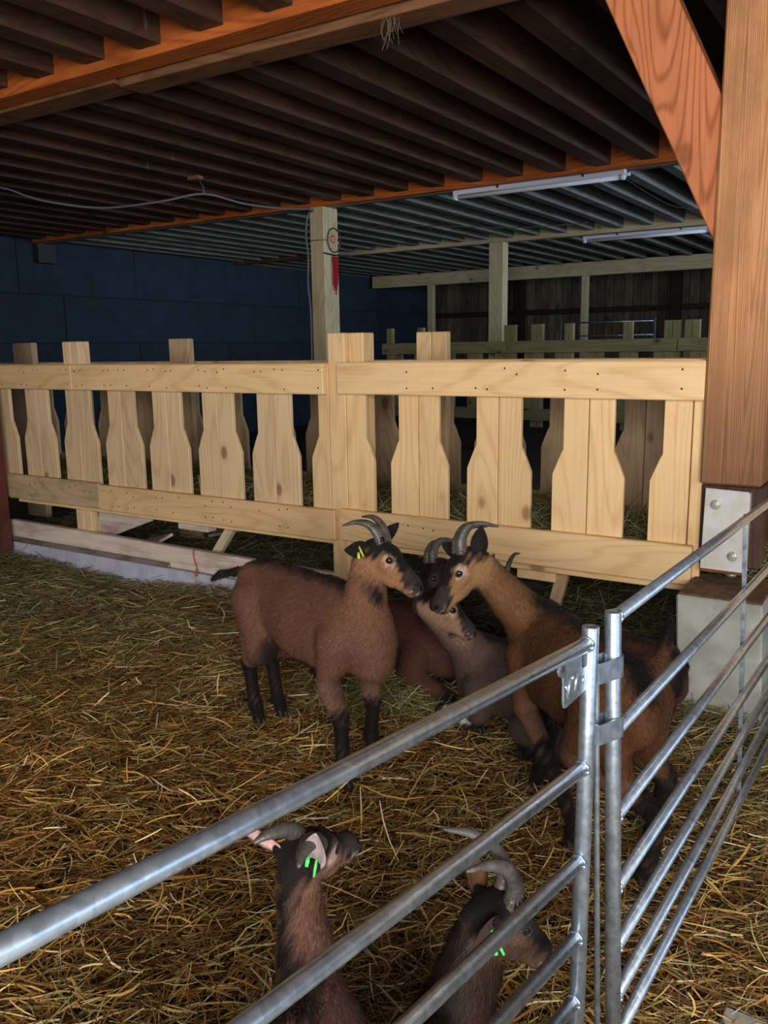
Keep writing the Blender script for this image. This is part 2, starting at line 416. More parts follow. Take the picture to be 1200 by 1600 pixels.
# ---- posts
def hexbolt(x, y, z, parent):
    bolt = empty('bolt', Vector((x, y, z))-parent_origin(parent)); bolt.parent = parent
    Vw, Fw = sweep([(0, 0, 0), (0, -.004, 0)], .021, 20); me = mesh_from('washer', Vw, Fw)
    w = link('washer', me, m_steel, bolt)
    me = mesh_from('nut', *sweep([(0, -.004, 0), (0, -.017, 0)], .0155, 6)); n_ = link('nut', me, m_steel, bolt)
    me = mesh_from('shank', *sweep([(0, -.017, 0), (0, -.028, 0)], .009, 12)); s_ = link('shank', me, m_steel, bolt)
    # keep the depth at three levels: merge the three meshes
    bm = bmesh.new()
    for q in (w, n_, s_): bm.from_mesh(q.data)
    me = bpy.data.meshes.new('bolt'); bmesh.ops.recalc_face_normals(bm, faces=bm.faces[:]); bm.to_mesh(me); bm.free()
    for q in (w, n_, s_): bpy.data.objects.remove(q)
    loc = bolt.location.copy(); bpy.data.objects.remove(bolt)
    return link('bolt', me, m_steel, parent, loc)
tp = empty('timber_post', (-.677, 3.80, .53)); tag(tp, 'massive sawn timber post with a diagonal brace, on the concrete block at the right', 'post', 'timber posts holding up the ceiling')
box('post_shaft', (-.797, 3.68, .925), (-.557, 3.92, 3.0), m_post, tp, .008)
box('post_foot', (-.793, 3.70, .575), (-.553, 3.92, .924), m_foot, tp, .008)
# diagonal brace in the post's plane, rising to the left
br = prism('brace', [(-.797, 1.895), (-.797, 2.44), (-1.065, 3.0), (-1.333, 3.0)], 3.70, 3.86, m_brace, tp, .005)
# base plate let in with a rusty lower edge, two bolts, threaded rod
pl = prism('base_plate', [(-.767, .913), (-.597, .907), (-.599, .566), (-.772, .569)], 3.655, 3.662, m_plate, tp, .0015)
box('plate_rust', (-.772, 3.6535, .556), (-.599, 3.664, .569), m_rust, tp, .002)
box('plate_return', (-.60, 3.66, .566), (-.594, 3.80, .9), m_plate, tp, .001)
hexbolt(-.724, 3.655, .846, tp); hexbolt(-.646, 3.655, .634, tp)
tube('threaded_rod', [(-.672, 3.80, .50), (-.672, 3.80, .60)], .019, m_steel, tp, 14)
for q in (.515, .535, .55): tube('rod_nut', [(-.672, 3.80, q), (-.672, 3.80, q+.012)], .026, m_steel, tp, 6)

def simple_post(lo, hi, mat, label, group=None):
    o = box('timber_post', lo, hi, mat, None, .005); tag(o, label, 'post', group or 'timber posts holding up the ceiling'); return o
simple_post((-5.95, 3.46, .09), (-5.60, 3.64, 3.0), m_red, 'dark red timber post cut off by the left edge of the photo')
simple_post((-5.80, 7.60, 0), (-5.62, 7.86, 2.995), m_pale[2], 'pale timber post in the middle carrying the dreamcatcher')
simple_post((-5.655, 11.68, 0), (-5.43, 11.86, 2.99), m_pale[2], 'pale timber post behind the feeders, second from the centre, under the far beam')
simple_post((-9.18, 16.02, 0), (-9.05, 16.14, 2.80), m_pale[2], 'thin pale far post, left one before the dark board wall')
simple_post((-5.82, 16.02, 0), (-5.70, 16.14, 2.80), m_pale[2], 'thin pale far post, right one before the dark board wall')

# ---- concrete block under the post
pier = empty('concrete_block', (-.65, 3.6, 0)); tag(pier, 'squat grey concrete block under the foot of the big post', 'block')
V = [(-.785, 3.43, -.03), (-.46, 3.43, -.03), (-.46, 3.80, -.03), (-.785, 3.80, -.03), (-.812, 3.43, .505), (-.485, 3.43, .505), (-.485, 3.80, .505), (-.812, 3.80, .505)]
me = bevmesh(mesh_from('block_body', [Vector(v)-pier.location for v in V], BOXF), .008); link('block_body', me, m_conc, pier)
box('dirt_cap', (-.806, 3.436, .500), (-.49, 3.795, .512), m_dust, pier, .004)

# ---- low concrete curb, scuffed sill board and an old grey batten on it
cb = box('concrete_curb', (-8.0, 3.68, -.05), (-2.68, 3.86, .14), m_curb, None, .006); tag(cb, 'low pale concrete curb, tinted lilac for the cool light, under the left feed fence', 'curb')
sb = prism('sill_board', [(-5.70, .145), (-2.72, .145), (-2.72, .275), (-5.70, .30)], 3.70, 3.745, m_sill, None, .003); tag(sb, 'scuffed pale board standing on the concrete curb', 'board')
ob = box('old_batten', (-5.70, 3.675, .142), (-4.02, 3.697, .178), m_oldstrip, None, .004); tag(ob, 'old grey batten lying on the concrete curb before the scuffed board', 'batten')
tw = tube('orange_twine', catmull([(-3.80, 3.69, .285), (-3.79, 3.675, .275), (-3.785, 3.672, .24), (-3.77, 3.67, .20), (-3.765, 3.672, .165), (-3.78, 3.665, .15), (-3.76, 3.66, .13), (-3.75, 3.662, .16), (-3.768, 3.665, .17)], 5), .0035, m_twine, None, 6); tag(tw, 'orange baler twine tied on the scuffed board left of the goats', 'twine')

# ================================================================== feed fences
def nails(pts, parent, y, r=.005):
    V = []; F = []
    for (x_, z_) in pts:
        k = len(V)
        for q in range(6): V.append(Vector((x_+r*math.cos(q*PI/3), y-.0012, z_+r*math.sin(q*PI/3)))-parent_origin(parent))
        F.append(tuple(range(k, k+6)))
    me = mesh_from('nail_heads', V, F); o = link('nail_heads', me, m_nail, parent); o['kind'] = 'stuff'; return o
def slat(parent, cx, y0, y1, zb, zt, wide, neck, side, zs0, zs1, mat):
    """half of a bottle-shaped slat: side -1 left board, +1 right board; seam in the middle"""
    j = lambda s: random.uniform(-s, s)
    g = .0018+random.uniform(0, .0018)
    o = [(0+g, zb), (wide/2, zb), (wide/2, zs0), (wide/2-.008, zs0+.022), (neck/2+.010, zs1-.018), (neck/2, zs1), (neck/2, zt), (g, zt)]
    o = [(cx+side*x_, z_) for x_, z_ in o]
    if side < 0: o = o[::-1]
    yj = j(.0015)
    return prism('slat', o, y0+yj, y1+yj, mat, parent, .0025)

# front, left section
f1 = empty('feed_fence', (-4.2, 3.7, 0)); tag(f1, 'pale pine feed fence left of the double post, bottle-shaped slats behind two rails', 'fence', 'feed fences')
cxl = [-5.72, -5.287, -4.845, -4.415, -3.998, -3.57, -3.137]
for cx in cxl:
    for s_ in (-1, 1): slat(f1, cx, 3.722, 3.747, .478, 1.425, .345, .245, s_, .915, 1.035, m_pineL)
prism('slat', [(-2.75, .478), (-2.75, 1.425), (-2.822, 1.425), (-2.822, 1.035), (-2.832, 1.017), (-2.866, .937), (-2.874, .915), (-2.874, .478)], 3.722, 3.747, m_pine[2], f1, .0025)
box('rail', (-6.2, 3.68, 1.264), (-4.838, 3.719, 1.427), m_pine[0], f1, .004)
box('rail', (-4.834, 3.68, 1.265), (-2.755, 3.719, 1.428), m_pine[0], f1, .004)
box('rail', (-5.66, 3.682, .472), (-4.65, 3.719, .648), m_pinew[0], f1, .004)
box('rail', (-4.646, 3.680, .470), (-2.70, 3.719, .638), m_pine[0], f1, .004)
box('lower_lip', (-5.6, 3.722, .440), (-2.70, 3.76, .476), m_pine[0], f1, .003)
box('fence_post', (-4.995, 3.752, .10), (-4.915, 3.85, 1.58), m_pineL, f1, .004)
box('fence_post', (-4.911, 3.752, .10), (-4.835, 3.85, 1.58), m_pineL, f1, .004)
box('rail_cap', (-6.2, 3.75, 1.40), (-2.76, 3.80, 1.432), m_pine[0], f1, .003)
prism('bracket', [(-4.80, .22), (-4.80, .44), (-4.30, .44), (-4.30, .40)], 3.79, 3.83, m_sill, f1, .003)
o = box('strut', (-3.72, 3.80, .10), (-3.66, 3.84, .50), m_pale[2], f1, .003); o.rotation_euler = (0, math.radians(38), 0)
box('cross_block', (-4.02, 3.78, .385), (-3.76, 3.86, .43), m_sill, f1, .003)
for (p0_, p1_, zz) in (((-4.9, 4.15), (-4.45, 4.0), .16), ((-4.5, 4.5), (-4.0, 4.1), .22)):
    o = box('loose_board', (p0_[0], p0_[1]-.06, zz-.01), (p1_[0], p0_[1]+.06, zz+.01), m_sill, f1, .003); o.rotation_euler = (math.radians(20), math.radians(-14), math.radians(-18))
pts = []
for cx in cxl:
    for dx in (-.1, -.04, .05, .11):
        pts.append((cx+dx+random.uniform(-.01, .01), 1.39+random.uniform(-.01, .01)))
        if random.random() < .7: pts.append((cx+dx+.01, 1.295+random.uniform(-.01, .01)))
        if random.random() < .8 and cx > -5.6: pts.append((cx+dx, .60+random.uniform(-.02, .02)))
        if random.random() < .5 and cx > -5.6: pts.append((cx+dx, .51+random.uniform(-.01, .01)))
pts += [(-2.78, 1.395), (-2.785, 1.30), (-4.80, 1.39), (-4.87, 1.30)]
nails(pts, f1, 3.679)

# the double post in the middle and the right section
f2 = empty('feed_fence', (-1.75, 3.7, 0)); tag(f2, 'yellow pine feed fence between the double post and the big timber post', 'fence', 'feed fences')
box('fence_post', (-2.746, 3.7205, .06), (-2.638, 3.80, 1.587), m_pine[2], f2, .004)
box('fence_post', (-2.634, 3.752, .10), (-2.54, 3.86, 1.586), m_pine[2], f2, .004)
cxr = [-2.19, -1.745, -1.30, -.85]
slat(f2, -2.635, 3.722, 3.747, .478, 1.430, .345, .245, 1, .915, 1.035, m_pine[2])
for i, cx in enumerate(cxr):
    slat(f2, cx, 3.722, 3.747, .478, 1.430, .337, .235, -1, .915, 1.035, m_pine[2])
    if i < 3: slat(f2, cx, 3.722, 3.747, .478, 1.430, .337, .235, 1, .915, 1.035, m_pine[2])
    else: box('slat', (cx+.004, 3.723, .478), (-.79, 3.746, 1.43), m_pine[2], f2, .002)
box('rail', (-2.664, 3.68, 1.270), (-.800, 3.719, 1.434), m_pine[0], f2, .004)
box('rail', (-2.664, 3.68, .478), (-.815, 3.719, .650), m_pine[0], f2, .004)
box('lower_lip', (-2.664, 3.722, .440), (-.82, 3.77, .480), m_pine[0], f2, .003)
box('rail_cap', (-2.49, 3.75, 1.40), (-.80, 3.80, 1.440), m_pine[0], f2, .003)
box('cross_block', (-1.66, 3.77, .38), (-1.46, 3.86, .438), m_pine[0], f2, .003)
o = box('strut', (-1.53, 3.86, .05), (-1.47, 3.90, .44), m_pinew[2], f2, .003); o.rotation_euler = (0, math.radians(14), 0)
pts = []
for cx in cxr:
    for dx in (-.1, -.04, .05, .11):
        if random.random() < .5: pts.append((cx+dx, 1.395+random.uniform(-.02, .01)))
        if random.random() < .4: pts.append((cx+dx, 1.31+random.uniform(-.01, .01)))
        if random.random() < .5: pts.append((cx+dx, .60+random.uniform(-.02, .02)))
pts = [p for p in pts if p[0] < -.83]
nails(pts, f2, 3.679)

# stretch of feed fence right of the big post
f3 = empty('feed_fence', (.6, 3.9, 0)); tag(f3, 'short glimpse of pine feed fence at the right edge beyond the big post', 'fence', 'feed fences')
for k in range(5):
    for s_ in (-1, 1): slat(f3, -.30+.445*k, 3.98, 4.005, .478, 1.43, .337, .235, s_, .915, 1.035, m_pine[2])
box('rail', (-.53, 3.94, 1.27), (1.8, 3.977, 1.434), m_pine[0], f3, .004)
box('rail', (-.53, 3.94, .478), (1.8, 3.977, .65), m_pine[0], f3, .004)

# rear fence of the feeder
f4 = empty('feed_fence', (-4, 4.76, 0)); tag(f4, 'shaded rear side of the hay feeder with the same bottle-shaped slats', 'fence', 'feed fences')
YR = 4.75
x_ = -1.335
k = 0
while x_ > -9.2:
    for s_ in (-1, 1): slat(f4, x_, YR, YR+.025, .478, 1.42, .34, .24, s_, .915, 1.035, m_pinew[2])
    x_ -= .443; k += 1
box('rail', (-5.3, YR+.03, 1.265), (-.5, YR+.07, 1.43), m_pine[0], f4, .004)
box('rail', (-9.4, YR+.03, 1.265), (-5.304, YR+.07, 1.43), m_pine[0], f4, .004)
box('rail', (-9.4, YR+.03, .47), (-.5, YR+.07, .64), m_pine[0], f4, .004)
for xa, xb, mt in ((-6.93, -6.66, m_pinew[2]), (-4.97, -4.76, m_pinew[2]), (-2.77, -2.665, m_pine[2]), (-2.66, -2.555, m_pine[2])):
    box('fence_post', (xa, YR-.06, .05), (xb, YR-.002, 1.60), mt, f4, .004)
# sloping trough boards carrying the hay
for k in range(5):
    o = box('trough_board', (-5.9, 3.92+.16*k, .425), (-.55, 3.92+.16*k+.155, .445), m_deck, f4, .003)

# far feeder, raised a little
f5 = empty('feed_fence', (-4.5, 11.1, 0)); tag(f5, 'far pale feed fence in the dark back bay', 'fence', 'feed fences')
YF = 11.0
for xa, xb in ((-7.10, -5.05), (-5.04, -2.75), (-2.74, -1.0)):
    box('rail', (xa, YF, 1.42), (xb, YF+.04, 1.58), m_far[0], f5, .004)
x_ = -7.0
while x_ < -1.2:
    w_ = .12
    box('slat', (x_, YF+.045, .5), (x_+w_, YF+.07, 1.565), m_far[2], f5, .003)
    box('slat', (x_+w_+.003, YF+.045, .5), (x_+2*w_, YF+.07, 1.565), m_far[2], f5, .003)
    x_ += .44
box('rail', (-7.10, YF, .5), (-1.0, YF+.04, .66), m_far[0], f5, .004)
for px_, w_ in ((-7.06, .10), (-6.52, .1), (-5.12, .17), (-4.72, .17), (-4.24, .12), (-3.45, .12), (-2.93, .2), (-2.68, .18)):
    box('fence_post', (px_, YF+.075, .4), (px_+w_*.5-.002, YF+.15, 1.80), m_far[2], f5, .003)
    box('fence_post', (px_+w_*.5+.002, YF+.075, .4), (px_+w_, YF+.15, 1.80), m_far[2], f5, .003)

# thin blue metal hurdle far behind
fh = empty('metal_hurdle', (-4.5, 12.9, 0)); tag(fh, 'thin dark metal hurdle behind the far feed fence', 'hurdle', 'metal hurdles')
for z_ in (1.25, 1.45, 1.65, 1.85): tube('rail', [(-5.0, 12.9, z_), (-3.55, 12.9, z_)], .012, m_galv, fh, 6)
for x_ in (-5.0, -3.55): tube('hurdle_post', [(x_, 12.9, 0), (x_, 12.9, 1.9)], .018, m_galv, fh, 8)

# ================================================================== ceiling fittings
def tubelight(name, p0, p1, label):
    t = empty(name, (Vector(p0)+Vector(p1))/2); tag(t, label, 'light', 'fluorescent battens')
    p0 = Vector(p0); p1 = Vector(p1); L = (p1-p0).length
    box('housing', p0+Vector((0, -.03, .012)), p1+Vector((0, .03, .05)), m_whiteplastic, t, .006)
    tube('glass_tube', [p0+Vector((.03, -.012, -.012)), p1+Vector((-.03, -.012, -.012))], .02, m_tubeglass, t, 14)
    for q, s in ((p0, 1), (p1, -1)):
        tube('end_cap', [q+Vector((-s*.01, -.012, -.010)), q+Vector((s*.035, -.012, -.010))], .026, m_whiteplastic, t, 14)
        box('end_box', q+Vector((-.012, -.032, -.012)), q+Vector((.012, .032, .052)), m_whiteplastic, t, .005)
    tube('end_nipple', [p1+Vector((.0, 0, .01)), p1+Vector((.05, 0, .01))], .014, m_whiteplastic, t, 10)
    for f_ in (.28, .78):
        q = p0.lerp(p1, f_); box('clip', q+Vector((-.012, -.036, .03)), q+Vector((.012, -.028, .055)), m_darkplastic, t, .002)
    return t
tubelight('fluorescent_light', (-4.10, 7.71, 2.942), (-2.44, 7.71, 2.947), 'unlit white fluorescent batten under the orange beam')
tubelight('fluorescent_light', (-4.24, 11.74, 2.92), (-2.58, 11.74, 2.925), 'unlit white fluorescent batten under the far pale beam')
# dreamcatcher on the post's right face
dc = empty('dreamcatcher', (-5.605, 7.77, 2.66)); tag(dc, 'dreamcatcher with a twig hoop and long red yarn tassel on the pale post', 'dreamcatcher')
O_ = Vector((-5.605, 7.77, 2.66))
hoop = [O_+Vector((0, .12*math.cos(2*PI*k/32), .125*math.sin(2*PI*k/32))) for k in range(33)]
tube('hoop', hoop, .006, m_twig, dc, 6, org=O_)
V = []; F = []
def addsweep(pts, r_, n=4):
    global V, F
    v, f = sweep([p-O_ for p in pts], r_, n); k = len(V); V += v; F += [tuple(i+k for i in q) for q in f]
for k in range(8):
    p = O_+Vector((0, .12*math.cos(k*PI/4+.2), .125*math.sin(k*PI/4+.2))); q = O_+Vector((0, .12*math.cos(k*PI/4+1.7), .125*math.sin(k*PI/4+1.7)))
    addsweep([p, (p+q)/2+(O_-(p+q)/2)*.35, q], .0022)
for k in range(6):
    q = O_+Vector((0, .05*math.cos(k*PI/3), .05*math.sin(k*PI/3))); q2 = O_+Vector((0, .05*math.cos((k+1)*PI/3), .05*math.sin((k+1)*PI/3)))
    addsweep([q, q2], .002)
me = mesh_from('web', V, F, True); link('web', me, m_web, dc)
for k in range(7):
    an = k*2*PI/7; bm = bmesh.new(); bmesh.ops.create_icosphere(bm, subdivisions=1, radius=.011); me = bpy.data.meshes.new('bead'); bm.to_mesh(me); bm.free()
    link('bead', me, m_bead, dc, Vector((0.005, .035*math.cos(an)-.03, .035*math.sin(an)+.01)))
tube('stick', [O_+Vector((0, -.20, -.145)), O_+Vector((.004, 0, -.155)), O_+Vector((0, .26, -.14))], [.007, .01, .005], m_twig, dc, 7)
V = []; F = []
for k in range(16):
    y_ = -.045+.006*k; L = random.uniform(.30, .42)*(1-.25*abs(k-8)/8)
    pts = [O_+Vector((.004+.008*random.random(), y_, -.17)), O_+Vector((.006, y_*1.0+random.uniform(-.008, .008), -.17-L*.5)), O_+Vector((.008, y_*.8+random.uniform(-.01, .01), -.17-L))]
    addsweep(catmull(pts, 4), .0055, 5)
me = mesh_from('yarn_tassel', V, F, True); o = link('yarn_tassel', me, m_redyarn, dc); o['kind'] = 'stuff'
tube('hanging_string', [O_+Vector((0, 0, .125)), O_+Vector((.004, .02, .18))], .003, m_wire, dc, 5)
tube('tie_wire', [(-5.81, 7.594, 2.655), (-5.62, 7.594, 2.65), (-5.605, 7.60, 2.65), (-5.604, 7.66, 2.65)], .005, m_wire, dc, 5)

# cables
cp = catmull([(-7.45, 4.2, 3.03), (-7.319, 4.982, 2.995), (-7.256, 5.194, 2.945), (-7.14, 5.38, 2.9), (-6.783, 5.674, 2.85), (-6.234, 5.888, 2.88), (-5.924, 6.143, 2.95), (-5.784, 6.533, 2.9), (-5.663, 6.966, 2.895), (-5.70, 7.50, 2.955), (-5.79, 7.57, 2.93), (-5.815, 7.57, 2.85), (-5.84, 7.58, 2.7), (-5.82, 7.58, 2.5), (-5.835, 7.585, 2.2), (-5.815, 7.59, 1.9), (-5.82, 7.59, 1.3)], 6)
cbl = tube('power_cable', cp, .011, m_cable, None, 7); tag(cbl, 'grey power cable sagging under the joists and running down the pale post', 'cable')
hk = empty('cable_hanger', (-5.70, 5.82, 3.0)); tag(hk, 'small bracket and drop wire holding up the sagging cable', 'hanger')
box('hanger_block', (-5.76, 5.78, 3.0), (-5.64, 5.86, 3.035), m_underbeam, hk, .003)
tube('drop_wire', catmull([(-5.66, 5.84, 3.01), (-5.80, 5.98, 3.02), (-5.90, 6.12, 3.0), (-5.922, 6.143, 2.955)], 4), .008, m_cable, hk, 6)
w_ = tube('thin_wire', catmull([(-6.6, 9.5, 3.03), (-5.925, 9.5, 3.02), (-5.149, 9.5, 2.95), (-4.306, 9.5, 2.86), (-3.532, 9.5, 2.835), (-3.4, 9.5, 2.84)], 6), .005, m_wire, None, 5); tag(w_, 'thin pale wire sagging between the far grey joists', 'wire')
w_ = tube('thin_wire', catmull([(-2.6, 8.2, 3.02), (-2.5, 8.9, 2.93), (-2.45, 9.6, 2.92), (-2.3, 10.6, 3.0)], 6), .005, m_darkplastic, None, 5); tag(w_, 'dark wire looped under the far joists beside the timber brace', 'wire')

# wisp of hay hanging from beam 1
V = []; F = []
P0 = Vector((-2.21, 3.55, 2.965)); O_ = P0
for k in range(15):
    q = P0+Vector((random.uniform(-.035, .035), random.uniform(-.03, .03), random.uniform(-.01, .01)))
    L = random.uniform(.05, .14); e = q+Vector((random.uniform(-.03, .03), random.uniform(-.02, .02), -L))
    addsweep(catmull([q, (q+e)/2+Vector((random.uniform(-.02, .02), 0, 0)), e], 3), [.0012]*7, 3)
me = mesh_from('hay_wisp', V, F); o = link('hay_wisp', me, plain('dry_hay', srgb(110, 100, 84), .8), None, O_); tag(o, 'wisp of dry hay hanging from the nearest ceiling beam', 'hay', kind='stuff')

# ================================================================== galvanised hurdles in the foreground
def rod(name, p, q, r_, parent, n=20, mat=None):
    return tube(name, [p, q], r_, mat or m_galv, parent, n)
def hollow(name, p, q, r_, parent, n=24):
    """open-topped tube"""
    p = Vector(p); q = Vector(q); d = (q-p).normalized(); s, u = frame_dir(d); og = (p+q)/2
    rings = [(p, r_), (q-d*.002, r_), (q, r_-.001), (q, r_-.0032), (q-d*.03, r_-.0032)]
    V = []; F = []
    for c_, rr in rings:
        for k in range(n):
            an = 2*PI*k/n; V.append(c_+(s*math.cos(an)+u*math.sin(an))*rr-og)
    for i in range(len(rings)-1):
        for k in range(n): F.append((i*n+k, i*n+(k+1) % n, (i+1)*n+(k+1) % n, (i+1)*n+k))
    F.append(tuple(range(n-1, -1, -1))); F.append(tuple(4*n+k for k in range(n)))
    me = mesh_from(name, V, F, True)
    bm = bmesh.new(); bm.from_mesh(me); bmesh.ops.recalc_face_normals(bm, faces=bm.faces[:]); bm.to_mesh(me); bm.free()
    return link(name, me, m_galv, parent, og-parent_origin(parent))
def hurdle(label, base, d, u, heights, length, rpost, rrail, sgn, zmax=1.0):
    """d: rail direction, u: post direction"""
    base = Vector(base); d = Vector(d).normalized(); u = Vector(u).normalized()
    t = empty('metal_hurdle', base); tag(t, label, 'hurdle', 'metal hurdles')
    hollow('hurdle_post', base, base+u*zmax, rpost, t)
    hollow('hurdle_post', base+d*sgn*length, base+d*sgn*length+u*zmax, rpost, t)
    for h_ in heights:
        p = base+u*h_; rod('rail', p, p+d*sgn*length, rrail, t, 18)
        # weld bead at the near post
        s_, w_ = frame_dir(d); ring = [p+d*sgn*(rpost+.001)+(s_*math.cos(k*PI/6)+w_*math.sin(k*PI/6))*(rrail+.0005) for k in range(13)]
        tube('weld', ring, .0028, m_galv, t, 5, org=p)
    return t
dL = (.112, .993, -.042); uL = (-.010, .044, .999); bL = Vector((-.4805, 1.404, 0))
hl = hurdle('near galvanised metal hurdle running out of the picture at lower left', bL, dL, uL, (.968, .73, .542, .385, .25, .13), 1.75, .0155, .0135, -1, .999)
k_ = 1.6/1.7
dR = (.028, 1.0, -.009); uR = (-.039, .010, .999); tR = Vector((-.503*k_, 1.617*k_, 1.5-.522*k_))
zR = tR.z/.999; bR = tR-Vector(uR)*zR
hr = hurdle('galvanised metal hurdle running away on the right toward the concrete block', bR, dR, uR, [zR-q*k_ for q in (.015, .258, .448, .613, .752, .871, .975)], 2.05, .0155, .0130, 1, zR)
# flat upright on the right hurdle
V0 = bR+Vector(dR)*1.215; b0 = V0+Vector(uR)*(zR-.985*k_); b1 = V0+Vector(uR)*(zR-.01)
s0 = Vector((1, -.03, 0)); t0 = Vector(dR).normalized()
offs = s0*-.014
Vv = []
for p in (b0, b1):
    for (q, w2) in ((-1, -1), (1, -1), (1, 1), (-1, 1)): Vv.append(p+offs+s0*q*.0065+t0*w2*.0035-hr.location)
link('flat_upright', bevmesh(mesh_from('flat_upright', Vv, BOXF), .0008), m_galv, hr)

# latch plate under the top rail of the left hurdle: cut-out hook plate with pressed strokes
def plate(name, outline, org, ax, ay, th, parent, mat, bev=.0008):
    """outline in (a,b) along ax, ay; thickness along their cross"""
    ax = Vector(ax).normalized(); ay = Vector(ay).normalized(); n_ = ax.cross(ay).normalized()
    m = len(outline); og = Vector(org)
    V = [ax*p+ay*q-n_*th/2 for p, q in outline]+[ax*p+ay*q+n_*th/2 for p, q in outline]
    F = [tuple(range(m-1, -1, -1)), tuple(range(m, 2*m))]+[(i, (i+1) % m, (i+1) % m+m, i+m) for i in range(m)]
    me = mesh_from(name, V, F)
    bm = bmesh.new(); bm.from_mesh(me); bmesh.ops.recalc_face_normals(bm, faces=bm.faces[:]); bm.to_mesh(me); bm.free()
    bevmesh(me, bev)
    return link(name, me, mat, parent, og-parent_origin(parent))
dLn = Vector(dL).normalized(); uLn = Vector(uL).normalized()
po = bL+uLn*.90
lp = plate('latch_plate', [(-.016, .028), (-.032, .028), (-.034, .038), (-.034, .058), (-.075, .058), (-.115, .058), (-.125, .046), (-.12, .036), (-.105, .028), (-.102, -.02), (-.098, -.028), (-.088, -.03), (-.016, -.018)], po, dLn, uLn, .004, hl, m_galv)
nL = dLn.cross(uLn).normalized()
if nL.x < 0: nL = -nL
pf = po+nL*.0025
def stroke(a0, b0_, a1, b1_, w_=.0016):
    p = pf+dLn*a0+uLn*b0_; q = pf+dLn*a1+uLn*b1_
    tube('pressed_mark', [p, q], w_, m_galv, hl, 6)
for s_ in ((-.088, -.012, -.078, .022), (-.086, -.014, -.094, .012), (-.072, .018, -.064, .026), (-.06, -.006, -.052, .024), (-.03, .0, -.026, .012)): stroke(*s_)
tube('plate_hole', [pf+dLn*-.108+uLn*.046, pf+dLn*-.108+uLn*.046+nL*.0008], .006, m_darkplastic, hl, 12)
tube('plate_hole', [pf+dLn*-.092+uLn*.004, pf+dLn*-.092+uLn*.004+nL*.0008], .005, m_darkplastic, hl, 5)
# coupling bands on the right hurdle's post holding the locking rod
cp_ = empty('coupling_pin', bR+Vector((-.01, -.05, 0)))
tag(cp_, 'thin galvanised locking rod hooked down between the two hurdle posts', 'pin')
uRn = Vector(uR).normalized()
def band(h0, h1, parent):
    c0 = bR+uRn*h0; r_ = .0185; toL = (bL-bR); toL.z = 0; toL.normalize(); sd = Vector((toL.y, -toL.x, 0))
    ol = []
    for k in range(0, 13):
        an = -PI/2+PI*k/12; ol.append((-math.cos(an)*r_, math.sin(an)*r_))
    path = [(.058, -.0185), (.03, -.0185)]+[(p, q) for p, q in ol]+[(.03, .0185), (.058, .0185), (.066, .0)]
    path = path+[path[0]]
    V = []; F = []; th = .0016
    for i, (p, q) in enumerate(path):
        for h_ in (h0, h1):
            for e in (-1, 1):
                cx_, cy_ = .02, 0
                rr = math.hypot(p-cx_, q-cy_) or 1
                pp = p+(p-cx_)/rr*th*e; qq = q+(q-cy_)/rr*th*e
                V.append(toL*pp+sd*qq+uRn*(h_-h0))
    n_ = len(path)
    for i in range(n_-1):
        a0 = 4*i; a1 = 4*(i+1)
        F += [(a0, a1, a1+2, a0+2), (a0+1, a0+3, a1+3, a1+1), (a0+2, a1+2, a1+3, a0+3), (a0, a0+1, a1+1, a1)]
    me = mesh_from('coupling_band', V, F)
    bm = bmesh.new(); bm.from_mesh(me); bmesh.ops.recalc_face_normals(bm, faces=bm.faces[:]); bm.to_mesh(me); bm.free()
    return link('coupling_band', me, m_galv, parent, c0-parent_origin(parent))
band(zR-.125, zR-.085, hr); band(zR-.245, zR-.205, hr)
toL = (bL-bR); toL.z = 0; toL.normalize()
rb = bR+toL*.046
rod_pts = [rb+uRn*.02, rb+uRn*(zR-.11)]+[rb+uRn*(zR-.11)+uRn*.045*math.sin(k*PI/8)+toL*.018*(1-math.cos(k*PI/8)) for k in range(1, 8)]+[rb+uRn*(zR-.15)+toL*.036]
tube('rod', rod_pts, .0058, m_galv, cp_, 10)

